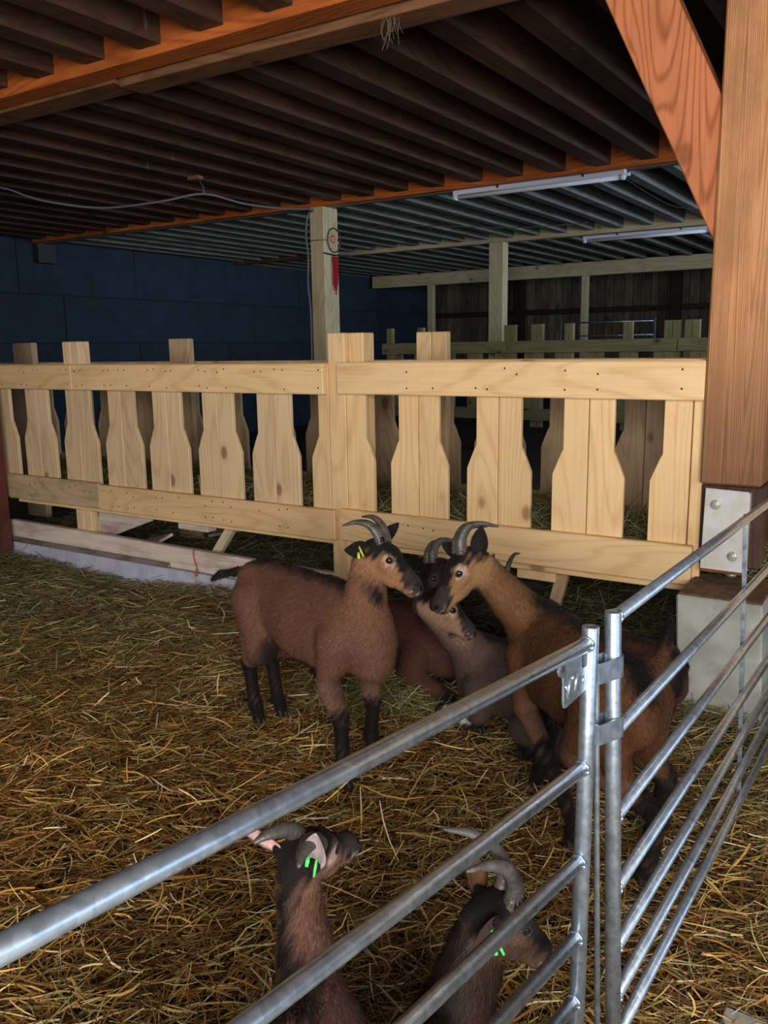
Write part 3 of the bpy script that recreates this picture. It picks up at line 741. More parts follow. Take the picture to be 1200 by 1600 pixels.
# ================================================================== straw and hay
def ribbons(name, cen, yaw, pitch, L, w, roll, bend, cols, mat, segs=3, fold=.0):
    """vectorised bent ribbons; cen (n,3); every ribbon segs quads"""
    n = len(cen)
    cy, sy = np.cos(yaw), np.sin(yaw); cpt, spt = np.cos(pitch), np.sin(pitch)
    d = np.stack([cy*cpt, sy*cpt, spt], 1)
    s = np.stack([-sy, cy, np.zeros(n)], 1)
    u = np.cross(d, s)
    sd = s*np.cos(roll)[:, None]+u*np.sin(roll)[:, None]
    nn = np.cross(d, sd)
    ts = np.linspace(-.5, .5, segs+1)
    V = np.zeros((n, segs+1, 2, 3))
    for i, t in enumerate(ts):
        c_ = cen+d*(L*t)[:, None]+s*(bend*(t*t-.08))[:, None]+u*(bend*.3*(.1-t*t))[:, None]
        wd = w*(1-.35*abs(t)*2*(i in (0, segs)))
        V[:, i, 0] = c_-sd*wd[:, None]/2; V[:, i, 1] = c_+sd*wd[:, None]/2
    V = V.reshape(-1, 3)
    base = (np.arange(n)*(segs+1)*2)[:, None]
    q = np.array([[2*i, 2*i+1, 2*i+3, 2*i+2] for i in range(segs)]).reshape(1, -1)
    Fq = (base+q).reshape(-1)
    me = bpy.data.meshes.new(name); nq = n*segs
    me.vertices.add(len(V)); me.vertices.foreach_set('co', V.astype(np.float32).ravel())
    me.loops.add(nq*4); me.loops.foreach_set('vertex_index', Fq.astype(np.int32))
    me.polygons.add(nq); me.polygons.foreach_set('loop_start', np.arange(nq, dtype=np.int32)*4); me.polygons.foreach_set('loop_total', np.full(nq, 4, np.int32))
    me.update(calc_edges=True)
    at = me.color_attributes.new('tint', 'FLOAT_COLOR', 'POINT')
    cc = np.ones((n, (segs+1)*2, 4)); cc[:, :, :3] = cols[:, None, :]
    at.data.foreach_set('color', cc.astype(np.float32).ravel())
    return link(name, me, mat)
def lin(rgb): return np.array([srgb(*q)[:3] for q in rgb])
STRAW = lin([(210, 170, 98), (190, 142, 72), (160, 108, 50), (226, 196, 126), (130, 90, 46), (172, 148, 82), (108, 74, 38), (236, 218, 170), (88, 60, 32), (144, 126, 70)])
HAY = lin([(140, 138, 92), (112, 114, 74), (164, 156, 108), (90, 88, 56), (188, 178, 130), (128, 112, 70)])
def noise2(x, y, f, sd):
    r_ = np.random.default_rng(sd); out = 0
    for k in range(6):
        a_ = r_.uniform(0, 2*PI); ff = f*r_.uniform(.6, 1.6); out = out+np.sin((x*math.cos(a_)+y*math.sin(a_))*ff+r_.uniform(0, 6))
    return out/6
def straw_field(n, x0, x1, y0, y1, lmin, lmax, w0, w1, zspread, seed, tilt=.13, bright=1.0):
    r_ = np.random.default_rng(seed)
    x = r_.uniform(x0, x1, n); y = r_.uniform(y0, y1, n)
    z = ground_h(x, y)+r_.uniform(0, 1, n)**1.5*zspread
    L = r_.uniform(lmin, lmax, n)*r_.uniform(.5, 1, n); w = r_.uniform(w0, w1, n)*r_.uniform(.7, 1.25, n)
    yaw = r_.uniform(0, 2*PI, n)*.75+noise2(x, y, 3.0, 5)*1.5
    pit = r_.normal(0, tilt, n); z = z+np.abs(np.sin(pit))*L*.35
    g = noise2(x, y, 1.6, 11)
    gf = np.clip((y-1.5)/1.9*.62+g*.6+(x < -2.3)*.06, 0, .92)   # hay dropped by the fence: greener there
    pick = r_.uniform(0, 1, n) < gf
    lowleft = np.clip((-x-1.2)*.5, 0, 1)*np.clip((2.9-y)*.8, 0, 1)
    ci = STRAW[np.minimum((r_.uniform(0, 1, n)**1.15*len(STRAW)).astype(int), len(STRAW)-1)]
    hi = HAY[r_.integers(0, len(HAY), n)]
    col = np.where(pick[:, None], hi, ci)*r_.uniform(.42, 1.05, n)[:, None]*bright
    col = col*np.stack([1+.02*lowleft, 1-.16*lowleft, 1-.35*lowleft], 1)
    return x, y, z, L, w, yaw, pit, r_.uniform(-.9, .9, n), r_.normal(0, .35, n)*L, col
def make_straw(name, *args, **kw):
    x, y, z, L, w, yaw, pit, roll, bend, col = straw_field(*args, **kw)
    return ribbons(name, np.stack([x, y, z], 1), yaw, pit, L, w, roll, bend, col, m_straw)
o = make_straw('straw_bedding', 165000, -6.6, .9, .35, 3.70, .05, .18, .002, .0042, .04, 21)
tag(o, 'deep golden and greenish straw bedding covering the whole pen', 'straw', kind='stuff')
x, y, z, L, w, yaw, pit, roll, bend, col = straw_field(12000, -5.6, .9, .5, 3.66, .06, .24, .0028, .0058, .05, 33, tilt=.22, bright=1.35)
o = ribbons('loose_straw', np.stack([x, y, z+.008], 1), yaw, pit, L, w, roll, bend, col, m_straw)
tag(o, 'longer pale loose straws lying on top of the bedding', 'straw', kind='stuff')
# a tuft heaped in front of the lying goats
r_ = np.random.default_rng(3); n = 900
xx = r_.normal(-1.86, .16, n); yy = r_.normal(2.88, .10, n); zz = .03+.11*np.exp(-((xx+1.86)/.17)**2-((yy-2.9)/.12)**2)*r_.uniform(.3, 1, n)
o = ribbons('straw_tuft', np.stack([xx, yy, zz], 1), r_.uniform(0, PI, n), r_.normal(.1, .25, n), r_.uniform(.08, .25, n), r_.uniform(.002, .0045, n), r_.uniform(-1, 1, n), r_.normal(0, .06, n), HAY[r_.integers(0, 6, n)]*.9, m_straw)
tag(o, 'heaped tuft of straw in front of the lying goats', 'straw', kind='stuff')
# hay in the feeder and spilled under it
r_ = np.random.default_rng(4); n = 30000
xx = r_.uniform(-6.4, -.5, n); yy = r_.uniform(3.86, 4.70, n)
zz = .40+.20*r_.uniform(0, 1, n)*(1+.5*noise2(xx, yy, 4, 2))+.05
col = HAY[r_.integers(0, 6, n)]*r_.uniform(.6, 1.8, n)[:, None]
col = col*.8
o = ribbons('hay', np.stack([xx, yy, zz], 1), r_.uniform(0, 2*PI, n), r_.normal(.1, .5, n), r_.uniform(.08, .26, n), r_.uniform(.0015, .0035, n), r_.uniform(-1.4, 1.4, n), r_.normal(0, .08, n), col, m_straw)
tag(o, 'grey-green hay heaped in the feeder between its two slatted sides', 'hay', kind='stuff')
n = 22000
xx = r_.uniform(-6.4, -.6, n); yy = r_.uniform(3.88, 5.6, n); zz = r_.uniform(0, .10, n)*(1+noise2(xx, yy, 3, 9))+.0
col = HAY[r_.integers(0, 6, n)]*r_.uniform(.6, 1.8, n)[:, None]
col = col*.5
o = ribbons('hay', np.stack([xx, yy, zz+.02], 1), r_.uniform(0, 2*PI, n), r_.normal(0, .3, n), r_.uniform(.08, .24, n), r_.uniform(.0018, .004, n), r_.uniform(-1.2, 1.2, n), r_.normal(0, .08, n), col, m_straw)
tag(o, 'spilled hay on the floor beneath the feeder', 'hay', kind='stuff')
# ================================================================== goats
def vunit(v): v = np.asarray(v, float); return v/np.linalg.norm(v)
class Field:
    """distance field on a grid, filled with smoothly blended tapered limbs"""
    def __init__(s, lo, hi, h):
        s.h = h; s.lo = np.array(lo, float)
        s.n = np.maximum(((np.array(hi)-s.lo)/h).astype(int)+2, 4)
        s.D = np.full(tuple(s.n), .12, np.float32)
    def cone(s, a_, b_, ra, rb, k=.03, lat=None, ls=1.0):
        a_ = np.asarray(a_, float); b_ = np.asarray(b_, float); R_ = max(ra, rb)+k+.03
        i0 = np.maximum(((np.minimum(a_, b_)-R_-s.lo)/s.h).astype(int), 0); i1 = np.minimum(((np.maximum(a_, b_)+R_-s.lo)/s.h).astype(int)+2, s.n)
        if (i1 <= i0).any(): return
        ax = [s.lo[i]+s.h*np.arange(i0[i], i1[i], dtype=np.float32) for i in range(3)]
        P = np.stack(np.meshgrid(*ax, indexing='ij'), -1)-a_.astype(np.float32)
        d = b_-a_
        if lat is not None and ls != 1.0:
            lat = np.asarray(lat); q = (P@lat)[..., None]*lat; P = P+q*(1/ls-1); d = d+(d@lat)*lat*(1/ls-1)
        L2 = max(float(d@d), 1e-9)
        t = np.clip((P@d)/L2, 0, 1)
        dist = np.linalg.norm(P-t[..., None]*d, axis=-1)-(ra+(rb-ra)*t)
        sl = tuple(slice(i0[i], i1[i]) for i in range(3))
        o = s.D[sl]; hh = np.clip(.5+.5*(o-dist)/k, 0, 1)
        s.D[sl] = (o*(1-hh)+dist*hh-k*hh*(1-hh)).astype(np.float32)
    def mesh(s):
        D = s.D; neg = D < 0
        nx_, ny_, nz_ = D.shape
        acc = np.zeros((nx_-1, ny_-1, nz_-1, 3), np.float32); cnt = np.zeros((nx_-1, ny_-1, nz_-1), np.float32)
        corners = [(i, j, k) for i in (0, 1) for j in (0, 1) for k in (0, 1)]
        for ax in range(3):
            for u in (0, 1):
                for v in (0, 1):
                    o0 = [0, 0, 0]; oth = [q for q in range(3) if q != ax]; o0[oth[0]] = u; o0[oth[1]] = v
                    o1 = list(o0); o1[ax] = 1
                    A = D[o0[0]:nx_-1+o0[0], o0[1]:ny_-1+o0[1], o0[2]:nz_-1+o0[2]]; B = D[o1[0]:nx_-1+o1[0], o1[1]:ny_-1+o1[1], o1[2]:nz_-1+o1[2]]
                    m = (A < 0) != (B < 0)
                    idx = np.nonzero(m); t = A[idx]/(A[idx]-B[idx])
                    p = np.zeros((len(t), 3), np.float32); p[:, ax] = t; p[:, oth[0]] = u; p[:, oth[1]] = v
                    acc[idx] += p; cnt[idx] += 1
        cell = np.nonzero(cnt); V = acc[cell]/cnt[cell][:, None]+np.stack(cell, 1); V = V*s.h+s.lo
        idm = np.full(cnt.shape, -1, np.int64); idm[cell] = np.arange(len(V))
        Q = []
        for ax in range(3):
            o1, o2 = [q for q in range(3) if q != ax]
            sa = [slice(1, -1)]*3; sa[ax] = slice(0, -1); sb_ = list(sa); sb_[ax] = slice(1, None)
            A = neg[tuple(sa)]; B = neg[tuple(sb_)]; e = np.nonzero(A != B); flip = A[e]
            base = np.stack(e, 1)+1; base[:, ax] -= 1
            def cid(d1, d2):
                c_ = base.copy(); c_[:, o1] -= d1; c_[:, o2] -= d2
                return idm[c_[:, 0], c_[:, 1], c_[:, 2]]
            q = np.stack([cid(0, 0), cid(1, 0), cid(1, 1), cid(0, 1)], 1)
            if ax == 1: flip = ~flip
            q[~flip] = q[~flip][:, ::-1]; Q.append(q)
        Q = np.concatenate(Q); Q = Q[(Q >= 0).all(1)]
        # light smoothing
        e = np.concatenate([Q[:, [i, (i+1) % 4]] for i in range(4)])
        for _ in range(2):
            S_ = np.zeros_like(V); c_ = np.zeros(len(V))
            np.add.at(S_, e[:, 0], V[e[:, 1]]); np.add.at(c_, e[:, 0], 1); np.add.at(S_, e[:, 1], V[e[:, 0]]); np.add.at(c_, e[:, 1], 1)
            V = V*.45+.55*S_/c_[:, None]
        return V, Q

def grad(D_, V, Q):
    p = V[Q]; n = np.cross(p[:, 2]-p[:, 0], p[:, 3]-p[:, 1]); vn = np.zeros_like(V)
    for i in range(4): np.add.at(vn, Q[:, i], n)
    return vn/np.maximum(np.linalg.norm(vn, axis=1), 1e-9)[:, None], n

def np_mesh(name, V, Q, cols=None, smooth_=True):
    k = Q.shape[1]; me = bpy.data.meshes.new(name)
    me.vertices.add(len(V)); me.vertices.foreach_set('co', V.astype(np.float32).ravel())
    me.loops.add(Q.size); me.loops.foreach_set('vertex_index', Q.astype(np.int32).ravel())
    me.polygons.add(len(Q)); me.polygons.foreach_set('loop_start', np.arange(len(Q), dtype=np.int32)*k); me.polygons.foreach_set('loop_total', np.full(len(Q), k, np.int32))
    me.polygons.foreach_set('use_smooth', np.full(len(Q), smooth_))
    me.update(calc_edges=True)
    if cols is not None:
        at = me.color_attributes.new('tint', 'FLOAT_COLOR', 'POINT'); cc = np.ones((len(V), 4), np.float32); cc[:, :3] = cols
        at.data.foreach_set('color', cc.ravel())
    return me
def L3(r, g, b_): return np.array(srgb(r, g, b_)[:3])
BLACK = L3(24, 20, 20)

def seg_dist(V, a_, b_, ra, rb):
    a_ = np.asarray(a_, float); b_ = np.asarray(b_, float); d = b_-a_; t = np.clip(((V-a_)@d)/max(d@d, 1e-9), 0, 1)
    return np.linalg.norm(V-a_-t[:, None]*d, axis=1)-(ra+(rb-ra)*t)

def goat(label, pos, head_dir, scale, body, face, headc, f, u=(0, 0, 1), lying=False, stretch=1.0, zc=.505, feet=None,
         ears=None, horns=None, tail=None, tagcol=None, hs=1.0, throat=False, mane=False, hr=1.0, tailr=1.0, ring=1.0, extra=(), tags=1.0, legc=L3(120, 90, 74), white=False, dens=1.0, res=.0085, flank=None, shade=.0, neckr=(.105, .072), group=None, hair=(.010, .020), crown=1.0):
    """pos: ground point under the middle of the trunk; head_dir: heading of the trunk; headc, f, u: head centre, nose direction, crown direction (world)"""
    pos = np.array([pos[0], pos[1], 0.0]); h = vunit([head_dir[0], head_dir[1], 0]); lat = np.array([-h[1], h[0], 0]); up = np.array([0, 0, 1.0])
    s = scale
    def T(x_, y_, z_): return pos+s*(x_*stretch*h+y_*lat+z_*up)
    zb = .235 if lying else zc
    hc = np.asarray(headc, float); f = vunit(f); u = np.asarray(u, float); u = vunit(u-f*(u@f)); l = np.cross(u, f)
    def H(x_, y_, z_): return hc+hs*(x_*f+y_*l+z_*u)
    allp = [T(-.55, -.3, 0), T(-.55, .3, 0), T(.5, .3, 0), T(.5, -.3, .8 if not lying else .5), T(-.5, 0, .75 if not lying else .45), H(.25, .1, .1), H(.25, -.1, -.12), H(-.12, 0, .1)]
    if feet: allp += [np.array([q[0], q[1], 0]) for q in feet]
    lo = np.min(allp, 0)-.04; hi = np.max(allp, 0)+.06; lo[2] = -.01
    F_ = Field(lo, hi, res)
    c = F_.cone
    ls = .76
    rump = T(-.27, 0, zb+.03); mid = T(-.02, 0, zb-.01); sh = T(.22, 0, zb+.015)
    c(rump, mid, .122*s, .158*s, .03, lat, ls); c(mid, sh, .158*s, .142*s, .03, lat, ls)
    c(T(-.30, 0, zb+.04), T(-.32, 0, zb-.01), .098*s, .085*s, .03, lat, .85)
    c(T(.10, 0, zb+.12), T(.26, 0, zb+.10), .050*s, .046*s, .04)           # withers
    c(T(-.22, 0, zb+.13), T(.06, 0, zb+.12), .038*s, .038*s, .04)          # backbone
    c(T(-.30, .06, zb+.10), T(-.30, -.06, zb+.10), .045*s, .045*s, .04)     # hip bones
    c(T(.30, 0, zb-.02), T(.31, 0, zb-.07), .092*s, .075*s, .04, lat, .9)   # brisket
    c(T(.10, 0, zb-.05), T(-.14, 0, zb-.03), .125*s, .105*s, .03, lat, .9)
    # neck
    nb = T(.27, 0, zb+.07); nt = H(-.030, 0, -.030); nm = nb*.5+nt*.5+vunit(nt-nb)*0-up*.012
    c(nb, nm, neckr[0]*s*.94, neckr[1]*s*.92, .035, lat, .82); c(nm, nt, neckr[1]*s*.92, .050*hs, .025, l, .86)
    c(T(.31, 0, zb-.02), nm-up*.02, .070*s, .045*s, .035, lat, .8)
    # head
    c(H(-.012, 0, .0), H(.035, 0, .004), .050*hs, .045*hs, .015, l, .88)
    c(H(.03, 0, .002), H(.150, 0, -.034), .041*hs, .022*hs, .015, l, .80)
    c(H(.005, 0, -.040), H(.075, 0, -.055), .038*hs, .026*hs, .015, l, .80)
    c(H(.07, 0, -.056), H(.150, 0, -.068), .025*hs, .0155*hs, .015, l, .85)
    c(H(.148, .008, -.038), H(.166, .006, -.050), .0225*hs, .019*hs, .012); c(H(.148, -.008, -.038), H(.166, -.006, -.050), .0225*hs, .019*hs, .012)
    c(H(.150, 0, -.072), H(.160, 0, -.070), .0155*hs, .013*hs, .008)
    for q in (-1, 1):
        c(H(.030, q*.034, .020), H(.058, q*.030, .016), .017*hs, .012*hs, .014)     # brow
        c(H(-.004, q*.024, .036), H(-.006, q*.026, .052), .021*hs, .018*hs, .012)   # horn bud
        c(H(-.030, q*.040, .008), H(-.034, q*.054, .010), .018*hs, .015*hs, .015)   # ear root
        c(H(.040, q*.030, -.020), H(.085, q*.022, -.030), .018*hs, .012*hs, .02)   # cheekbone
    # legs
    legs = []
    if lying:
        for q in (-1, 1):
            fr = [(.22, q*.085, zb-.03, .075), (.20, q*.12, .11, .052), (.40, q*.11, .055, .030), (.26, q*.115, .030, .021), (.20, q*.115, .026, .022)]
            hd = [(-.24, q*.08, zb, .115), (-.20, q*.13, .14, .095), (-.04, q*.165, .12, .055), (-.27, q*.175, .05, .032), (-.10, q*.185, .030, .023), (-.04, q*.185, .026, .023)]
            for ch in (fr, hd): legs.append([(T(p[0], p[1], p[2]), p[3]*s) for p in ch])
    else:
        ft = feet or [T(.25, .085, 0), T(.25, -.085, 0), T(-.33, .09, 0), T(-.33, -.09, 0)]
        for i, q in enumerate((1, -1)):
            g_ = np.array([ft[i][0], ft[i][1], 0]); top = T(.215, q*.075, zb-.01); el = T(.185, q*.085, zb-.175)
            kn = el*.52+g_*.48+h*.022*s; kn[2] = .235*s
            fe = g_+up*.075*s-h*.012*s
            legs.append([(top, .066*s), (el, .038*s), (kn, .0285*s), (kn*.35+fe*.65, .0225*s), (fe, .0255*s), (g_+up*.035*s+h*.014*s, .0245*s)])
        for i, q in enumerate((1, -1)):
            g_ = np.array([ft[2+i][0], ft[2+i][1], 0]); top = T(-.265, q*.065, zb+.02); st = T(-.19, q*.095, zb-.16)
            ho = g_-h*.045*s; ho[2] = .245*s
            fe = g_+up*.075*s-h*.012*s
            legs.append([(top, .088*s), (st, .050*s), (ho*.75+st*.25, .031*s), (ho, .030*s), (ho*.35+fe*.65, .0235*s), (fe, .026*s), (g_+up*.035*s+h*.014*s, .025*s)])
            c(top-up*.04*s-h*.02*s, ho*.55+st*.45-h*.015*s, .066*s, .034*s, .03)
    for ch in legs:
        for (p, ra), (q, rb) in zip(ch[:-1], ch[1:]): c(p, q, ra, rb, .025 if ra > .05 else .012)
    # tail root
    tb = T(-.385, 0, zb+.09)
    tp_ = [tb]+[np.array(q) for q in (tail or [T(-.44, 0, zb+.10), T(-.50, 0, zb+.07)])]
    for i in range(len(tp_)-1): c(tp_[i], tp_[i+1], (.024-.004*i)*s*tailr, (.020-.004*i)*s*tailr, .015)
    V, Q = F_.mesh()
    N, FN = grad(None, V, Q)
    # ---- coat colours
    r_ = np.random.default_rng(int(abs(pos[0]*1000))+7)
    wob = .007*(np.sin(V@np.array([61, 23, 47.]))+np.sin(V@np.array([-37, 71, 29.])))*.5+.005*np.sin(V@np.array([190, 120, -160.]))
    col = np.tile(body, (len(V), 1))
    def paint(d, cc, soft=.02, amt=1.0):
        w = np.clip(.5-(d+wob)/soft, 0, 1)[:, None]*amt
        col[:] = col*(1-w)+cc*w
    def pseg(a_, b_, ra, rb, cc, soft=.02, amt=1.0): paint(seg_dist(V, a_, b_, ra, rb), cc, soft, amt)
    headmask = seg_dist(V, H(-.03, 0, 0), H(.16, 0, -.05), .075*hs, .05*hs)
    neckd = seg_dist(V, nb, nt, .06*s, .06*s)
    paint(neckd-.03, face*.35+body*.65, .1)
    paint(headmask, face, .05)
    if flank is not None: pseg(T(-.3, 0, zb-.05), T(.2, 0, zb-.08), .14*s, .14*s, flank, .12)
    # dorsal stripe and mane line
    top_r = [T(-.40, 0, zb+.10), T(-.25, 0, zb+.19), T(0, 0, zb+.20), T(.20, 0, zb+.19), T(.26, 0, zb+.16)]
    for p, q in zip(top_r[:-1], top_r[1:]): pseg(p, q, .044*s, .044*s, BLACK, .045)
    ndir = vunit(nt-nb); back_ = vunit(-h+ndir*(h@ndir)); 
    pseg(T(.22, 0, zb+.17), nm+back_*.075*s, .034*s, .026*s, BLACK, .03) if mane else None; pseg(nm+back_*.075*s, H(-.065, 0, .015), .026*s, .026*s, BLACK, .03) if mane else None
    if not lying:
        for q in (-1, 1): pseg(T(-.18, q*.05, zb-.165), T(.22, q*.05, zb-.175), .062*s, .055*s, BLACK, .04)
    if not lying:
        for q in (-1, 1): pseg(T(-.13, q*.10, zb-.13), T(-.19, q*.10, zb-.20), .035*s, .05*s, BLACK, .03)
    if white: pseg(T(.27, .13, .07), T(.36, .13, .06), .045, .04, L3(232, 230, 235), .02)
    # legs
    for i, ch in enumerate(legs):
        if not lying: pseg(ch[1][0], ch[2][0], .045*s, .04*s, legc, .05, .7)
        if lying: low = ch[-3:]
        else: low = ch[2:] if i < 2 else ch[2:]
        for (p, ra), (q, rb) in zip(low[:-1], low[1:]): pseg(p, q, ra+.012, rb+.012, BLACK, .02)
        if not lying and i < 2: pseg(ch[1][0]-lat*(0), ch[2][0]+h*.01, .018, .02, BLACK, .03, .6)
        if not lying and i >= 2: pseg(ch[1][0]+h*.03, ch[2][0]+h*.02, .035*s, .02*s, BLACK, .04, .9)
    pseg(tp_[1], tp_[-1], .03*s, .04*s, BLACK, .02)
    if throat: pseg(nt-u*.05*hs+f*.02, nm+h*.07*s, .03, .022, BLACK, .03)
    # face
    cw = crown
    pseg(H(-.05, 0, .025), H(.02, 0, .034), .055*hs*cw, .047*hs*cw, BLACK, .014)
    pseg(H(.02, 0, .036), H(.165, 0, -.020), .040*hs*cw**.5, .030*hs, BLACK, .012)
    pseg(H(.138, 0, -.028), H(.178, 0, -.056), .036*hs, .034*hs, L3(48, 40, 40), .012)
    for q in (-1, 1):
        pseg(H(-.032, q*.055, .01), H(-.04, q*.06, .0), .02*hs, .022*hs, BLACK, .02, .8)
        pseg(H(.045, q*.044, .004), H(.06, q*.038, -.002), .017*hs, .014*hs, L3(176, 150, 142), .010, .85*ring)
        pseg(H(.150, q*.020, -.060), H(.172, q*.012, -.060), .006*hs, .005*hs, L3(168, 152, 146), .006, .8)
        pseg(H(.128, q*.022, -.057), H(.170, q*.013, -.064), .0016, .0016, L3(20, 14, 14), .004)
        pseg(H(.176, q*.013, -.038), H(.170, q*.018, -.034), .003, .003, L3(12, 9, 9), .004)
    pseg(H(.10, 0, -.085), H(.15, 0, -.09), .012*hs, .010*hs, BLACK, .014)
    for (p, q, r1, r2) in extra: pseg(p, q, r1, r2, BLACK, .025, .95)
    if shade: col *= (1-shade)
    col = np.clip(col, .003, 1)
    # ---- objects
    org = np.array([pos[0], pos[1], 0.0])
    g = empty('goat', Vector(org)); tag(g, label, 'goat', group or 'goats in the straw pen')
    me = np_mesh('goat_body', V-org, Q, col); link('goat_body', me, m_fur, g)
    # hair: short tufts lying along the coat
    area_ = np.linalg.norm(FN, axis=1)*.5; cum = np.cumsum(area_); nh = int(cum[-1]*52000*dens)
    fi = np.searchsorted(cum, r_.uniform(0, cum[-1], nh)); fi = np.clip(fi, 0, len(Q)-1)
    w = r_.dirichlet([1, 1, 1, 1], nh); P = (V[Q[fi]]*w[:, :, None]).sum(1); n_ = vunit3(N[Q[fi]].mean(1)); cc = col[Q[fi[:, None], np.arange(4)][:, 0]]*r_.uniform(.55, 1.5, nh)[:, None]
    dh = seg_dist(P, H(-.02, 0, 0), H(.17, 0, -.05), .07*hs, .05*hs)
    L = np.where(dh < 0, hair[0]*.55, hair[1]*np.where(P[:, 2] < .22*s, .6, 1.0))*r_.uniform(.5, 1.2, nh)
    flow = -.65*h-.75*up; flow = np.tile(flow, (nh, 1)); flow[dh < 0] = -f*.9
    lowd = P[:, 2] < .25; flow[lowd] = -up
    flow = flow+r_.normal(0, .22, (nh, 3)); flow = vunit3(flow-n_*(flow*n_).sum(1)[:, None]); dr = vunit3(flow+n_*.30)
    sdv = vunit3(np.cross(dr, n_)); wd = r_.uniform(.0007, .0014, nh)[:, None]
    A = P-sdv*wd-n_*.001; B = P+sdv*wd-n_*.001; E_ = P+dr*L[:, None]
    HV = np.stack([A, B, E_], 1).reshape(-1, 3); HQ = np.arange(nh*3).reshape(-1, 3)
    me = np_mesh('coat_hair', HV-org, HQ, np.repeat(cc, 3, 0), False); o = link('coat_hair', me, m_hair, g); o['kind'] = 'stuff'
    ov = Vector(org)
    # eyes
    for q in (-1, 1):
        ec = Vector(H(.050, q*.0345, .004)); r0_ = .0135*hs
        bm = bmesh.new(); bmesh.ops.create_uvsphere(bm, u_segments=14, v_segments=10, radius=r0_); me = bpy.data.meshes.new('eye'); bm.to_mesh(me); bm.free()
        me.polygons.foreach_set('use_smooth', [True]*len(me.polygons)); e = link('eye', me, m_eye, g, ec-ov)
        out = Vector(vunit(q*l*.93+f*.25+u*.12)); fz = Vector(f)
        tp0 = ec+out*r0_*.93; rg = [ec+(out*math.cos(.95)+(Vector(f)*math.cos(k*PI/8)+Vector(u)*math.sin(k*PI/8)*.8)*math.sin(.95))*r0_*1.12 for k in range(17)]
        tube('eyelid', rg, .0026*hs, m_eyelid, g, 6, org=ec)
        sid = out.cross(Vector(u)).normalized()
        tube('pupil', [tp0-sid*.005*hs, tp0+sid*.005*hs], .0026*hs, m_pupil, e, 6, org=tp0) if False else None
    # horns
    for i, q in enumerate((-1, 1)):
        HP = (horns or {}).get(q) or [(0, .024, .040), (-.002, .029, .075), (-.028, .038, .118), (-.075, .048, .145), (-.125, .056, .138)]
        hp = catmull([H(a_[0], q*a_[1], a_[2]) for a_ in HP], 8); m_ = len(hp)
        rr = [hs*hr*(.0190*(1-k/(m_-1))**.75+.0022)*(1+.05*math.sin(k*2.4)) for k in range(m_)]
        tube('horn', hp, rr, m_horn, g, 12, squash=.78, org=hp[0])
    # ears
    E0 = ears or {}
    for q in (-1, 1):
        ed = E0.get(q)
        if ed is None: ed = (vunit(l*q*.9-u*.12+f*.05-f*.2), vunit(f*.8+u*.3), .125)
        e, nn, Lr = vunit(ed[0]), vunit(ed[1]), ed[2]*hs
        nn = vunit(nn-e*(nn@e)); w_ = np.cross(nn, e); root = H(-.032, q*.050, .010)
        VV = []; ns, nt_ = 9, 7
        for side in (0, 1):
            for a_i in range(ns+1):
                t = a_i/ns; wid = .030*hs*(math.sin(PI*min(t*.92+.10, 1))**.7)*(1-.25*t)+.002
                for b_i in range(nt_):
                    v = -1+2*b_i/(nt_-1)
                    p = root+e*Lr*t+w_*wid*v+nn*(wid*.48*(v*v)-.008*hs*(1-t))-nn*(.0035*side*(1-abs(v)**3)*(1-t**4))-e*0+nn*.018*hs*(t-.4)**2
                    VV.append(p)
        FF = []; st_ = (ns+1)*nt_
        for side in (0, 1):
            for a_i in range(ns):
                for b_i in range(nt_-1):
                    i0 = side*st_+a_i*nt_+b_i; qd = (i0, i0+1, i0+nt_+1, i0+nt_)
                    FF.append(qd if side else qd[::-1])
        inner = ed[3] if len(ed) > 3 else BLACK*1.4; outer = ed[4] if len(ed) > 4 else BLACK*1.3
        VV = np.array(VV); cc = np.tile(outer, (len(VV), 1)); cc[:st_] = inner
        me = mesh_from('ear', VV-root, FF, True); at = me.color_attributes.new('tint', 'FLOAT_COLOR', 'POINT'); c4 = np.ones((len(VV), 4), np.float32); c4[:, :3] = cc; at.data.foreach_set('color', c4.ravel())
        bm = bmesh.new(); bm.from_mesh(me); bmesh.ops.remove_doubles(bm, verts=bm.verts[:], dist=.0002); bmesh.ops.recalc_face_normals(bm, faces=bm.faces[:]); bm.to_mesh(me); bm.free()
        eo = link('ear', me, m_fur, g, Vector(root)-ov)
        if tagcol and q in tagcol:
            mt = tagcol[q]; pc = Vector(root+e*Lr*.42+nn*.008)
            for k, (off, ln) in enumerate(((-.006, .036*tags), (.014, .022*tags))):
                c0 = pc+Vector(w_)*(off-.006)*hs+Vector(nn)*.006; dn_ = (Vector((0, 0, -1))*.9+Vector(nn)*.5+Vector(e)*(.2*(k*2-1))).normalized()
                t_ = tube('ear_tag', [c0, c0+dn_*ln*.5*hs, c0+dn_*ln*hs], [.0040*hs, .0054*hs, .0040*hs], mt, eo, 6, squash=.45, org=c0)
    # hooves
    for ch in legs:
        p = ch[-1][0]; dirn = h if not lying else vunit(ch[-1][0]-ch[-2][0])
        sidev = np.cross(up, dirn); sidev = vunit(sidev)
        VV = []; FF = []
        for q in (-1, 1):
            k0 = len(VV); cx_ = p+sidev*q*.0115*s
            zt = p[2]+.004*s if not lying else p[2]+.016*s
            gz = .004
            for (dx, dy, zz) in ((-.020, -.010, gz), (.030, -.006, gz), (.030, .006, gz), (-.020, .010, gz), (-.016, -.010, zt), (.012, -.008, zt), (.012, .008, zt), (-.016, .010, zt)):
                pt = cx_+dirn*dx*s+sidev*dy*s; pt = np.array([pt[0], pt[1], zz]); VV.append(pt-p)
            FF += [tuple(k0+i for i in q_) for q_ in BOXF]
        me = bevmesh(mesh_from('hoof', VV, FF), .002); link('hoof', me, m_hoof, g, Vector(p)-ov)
    return g
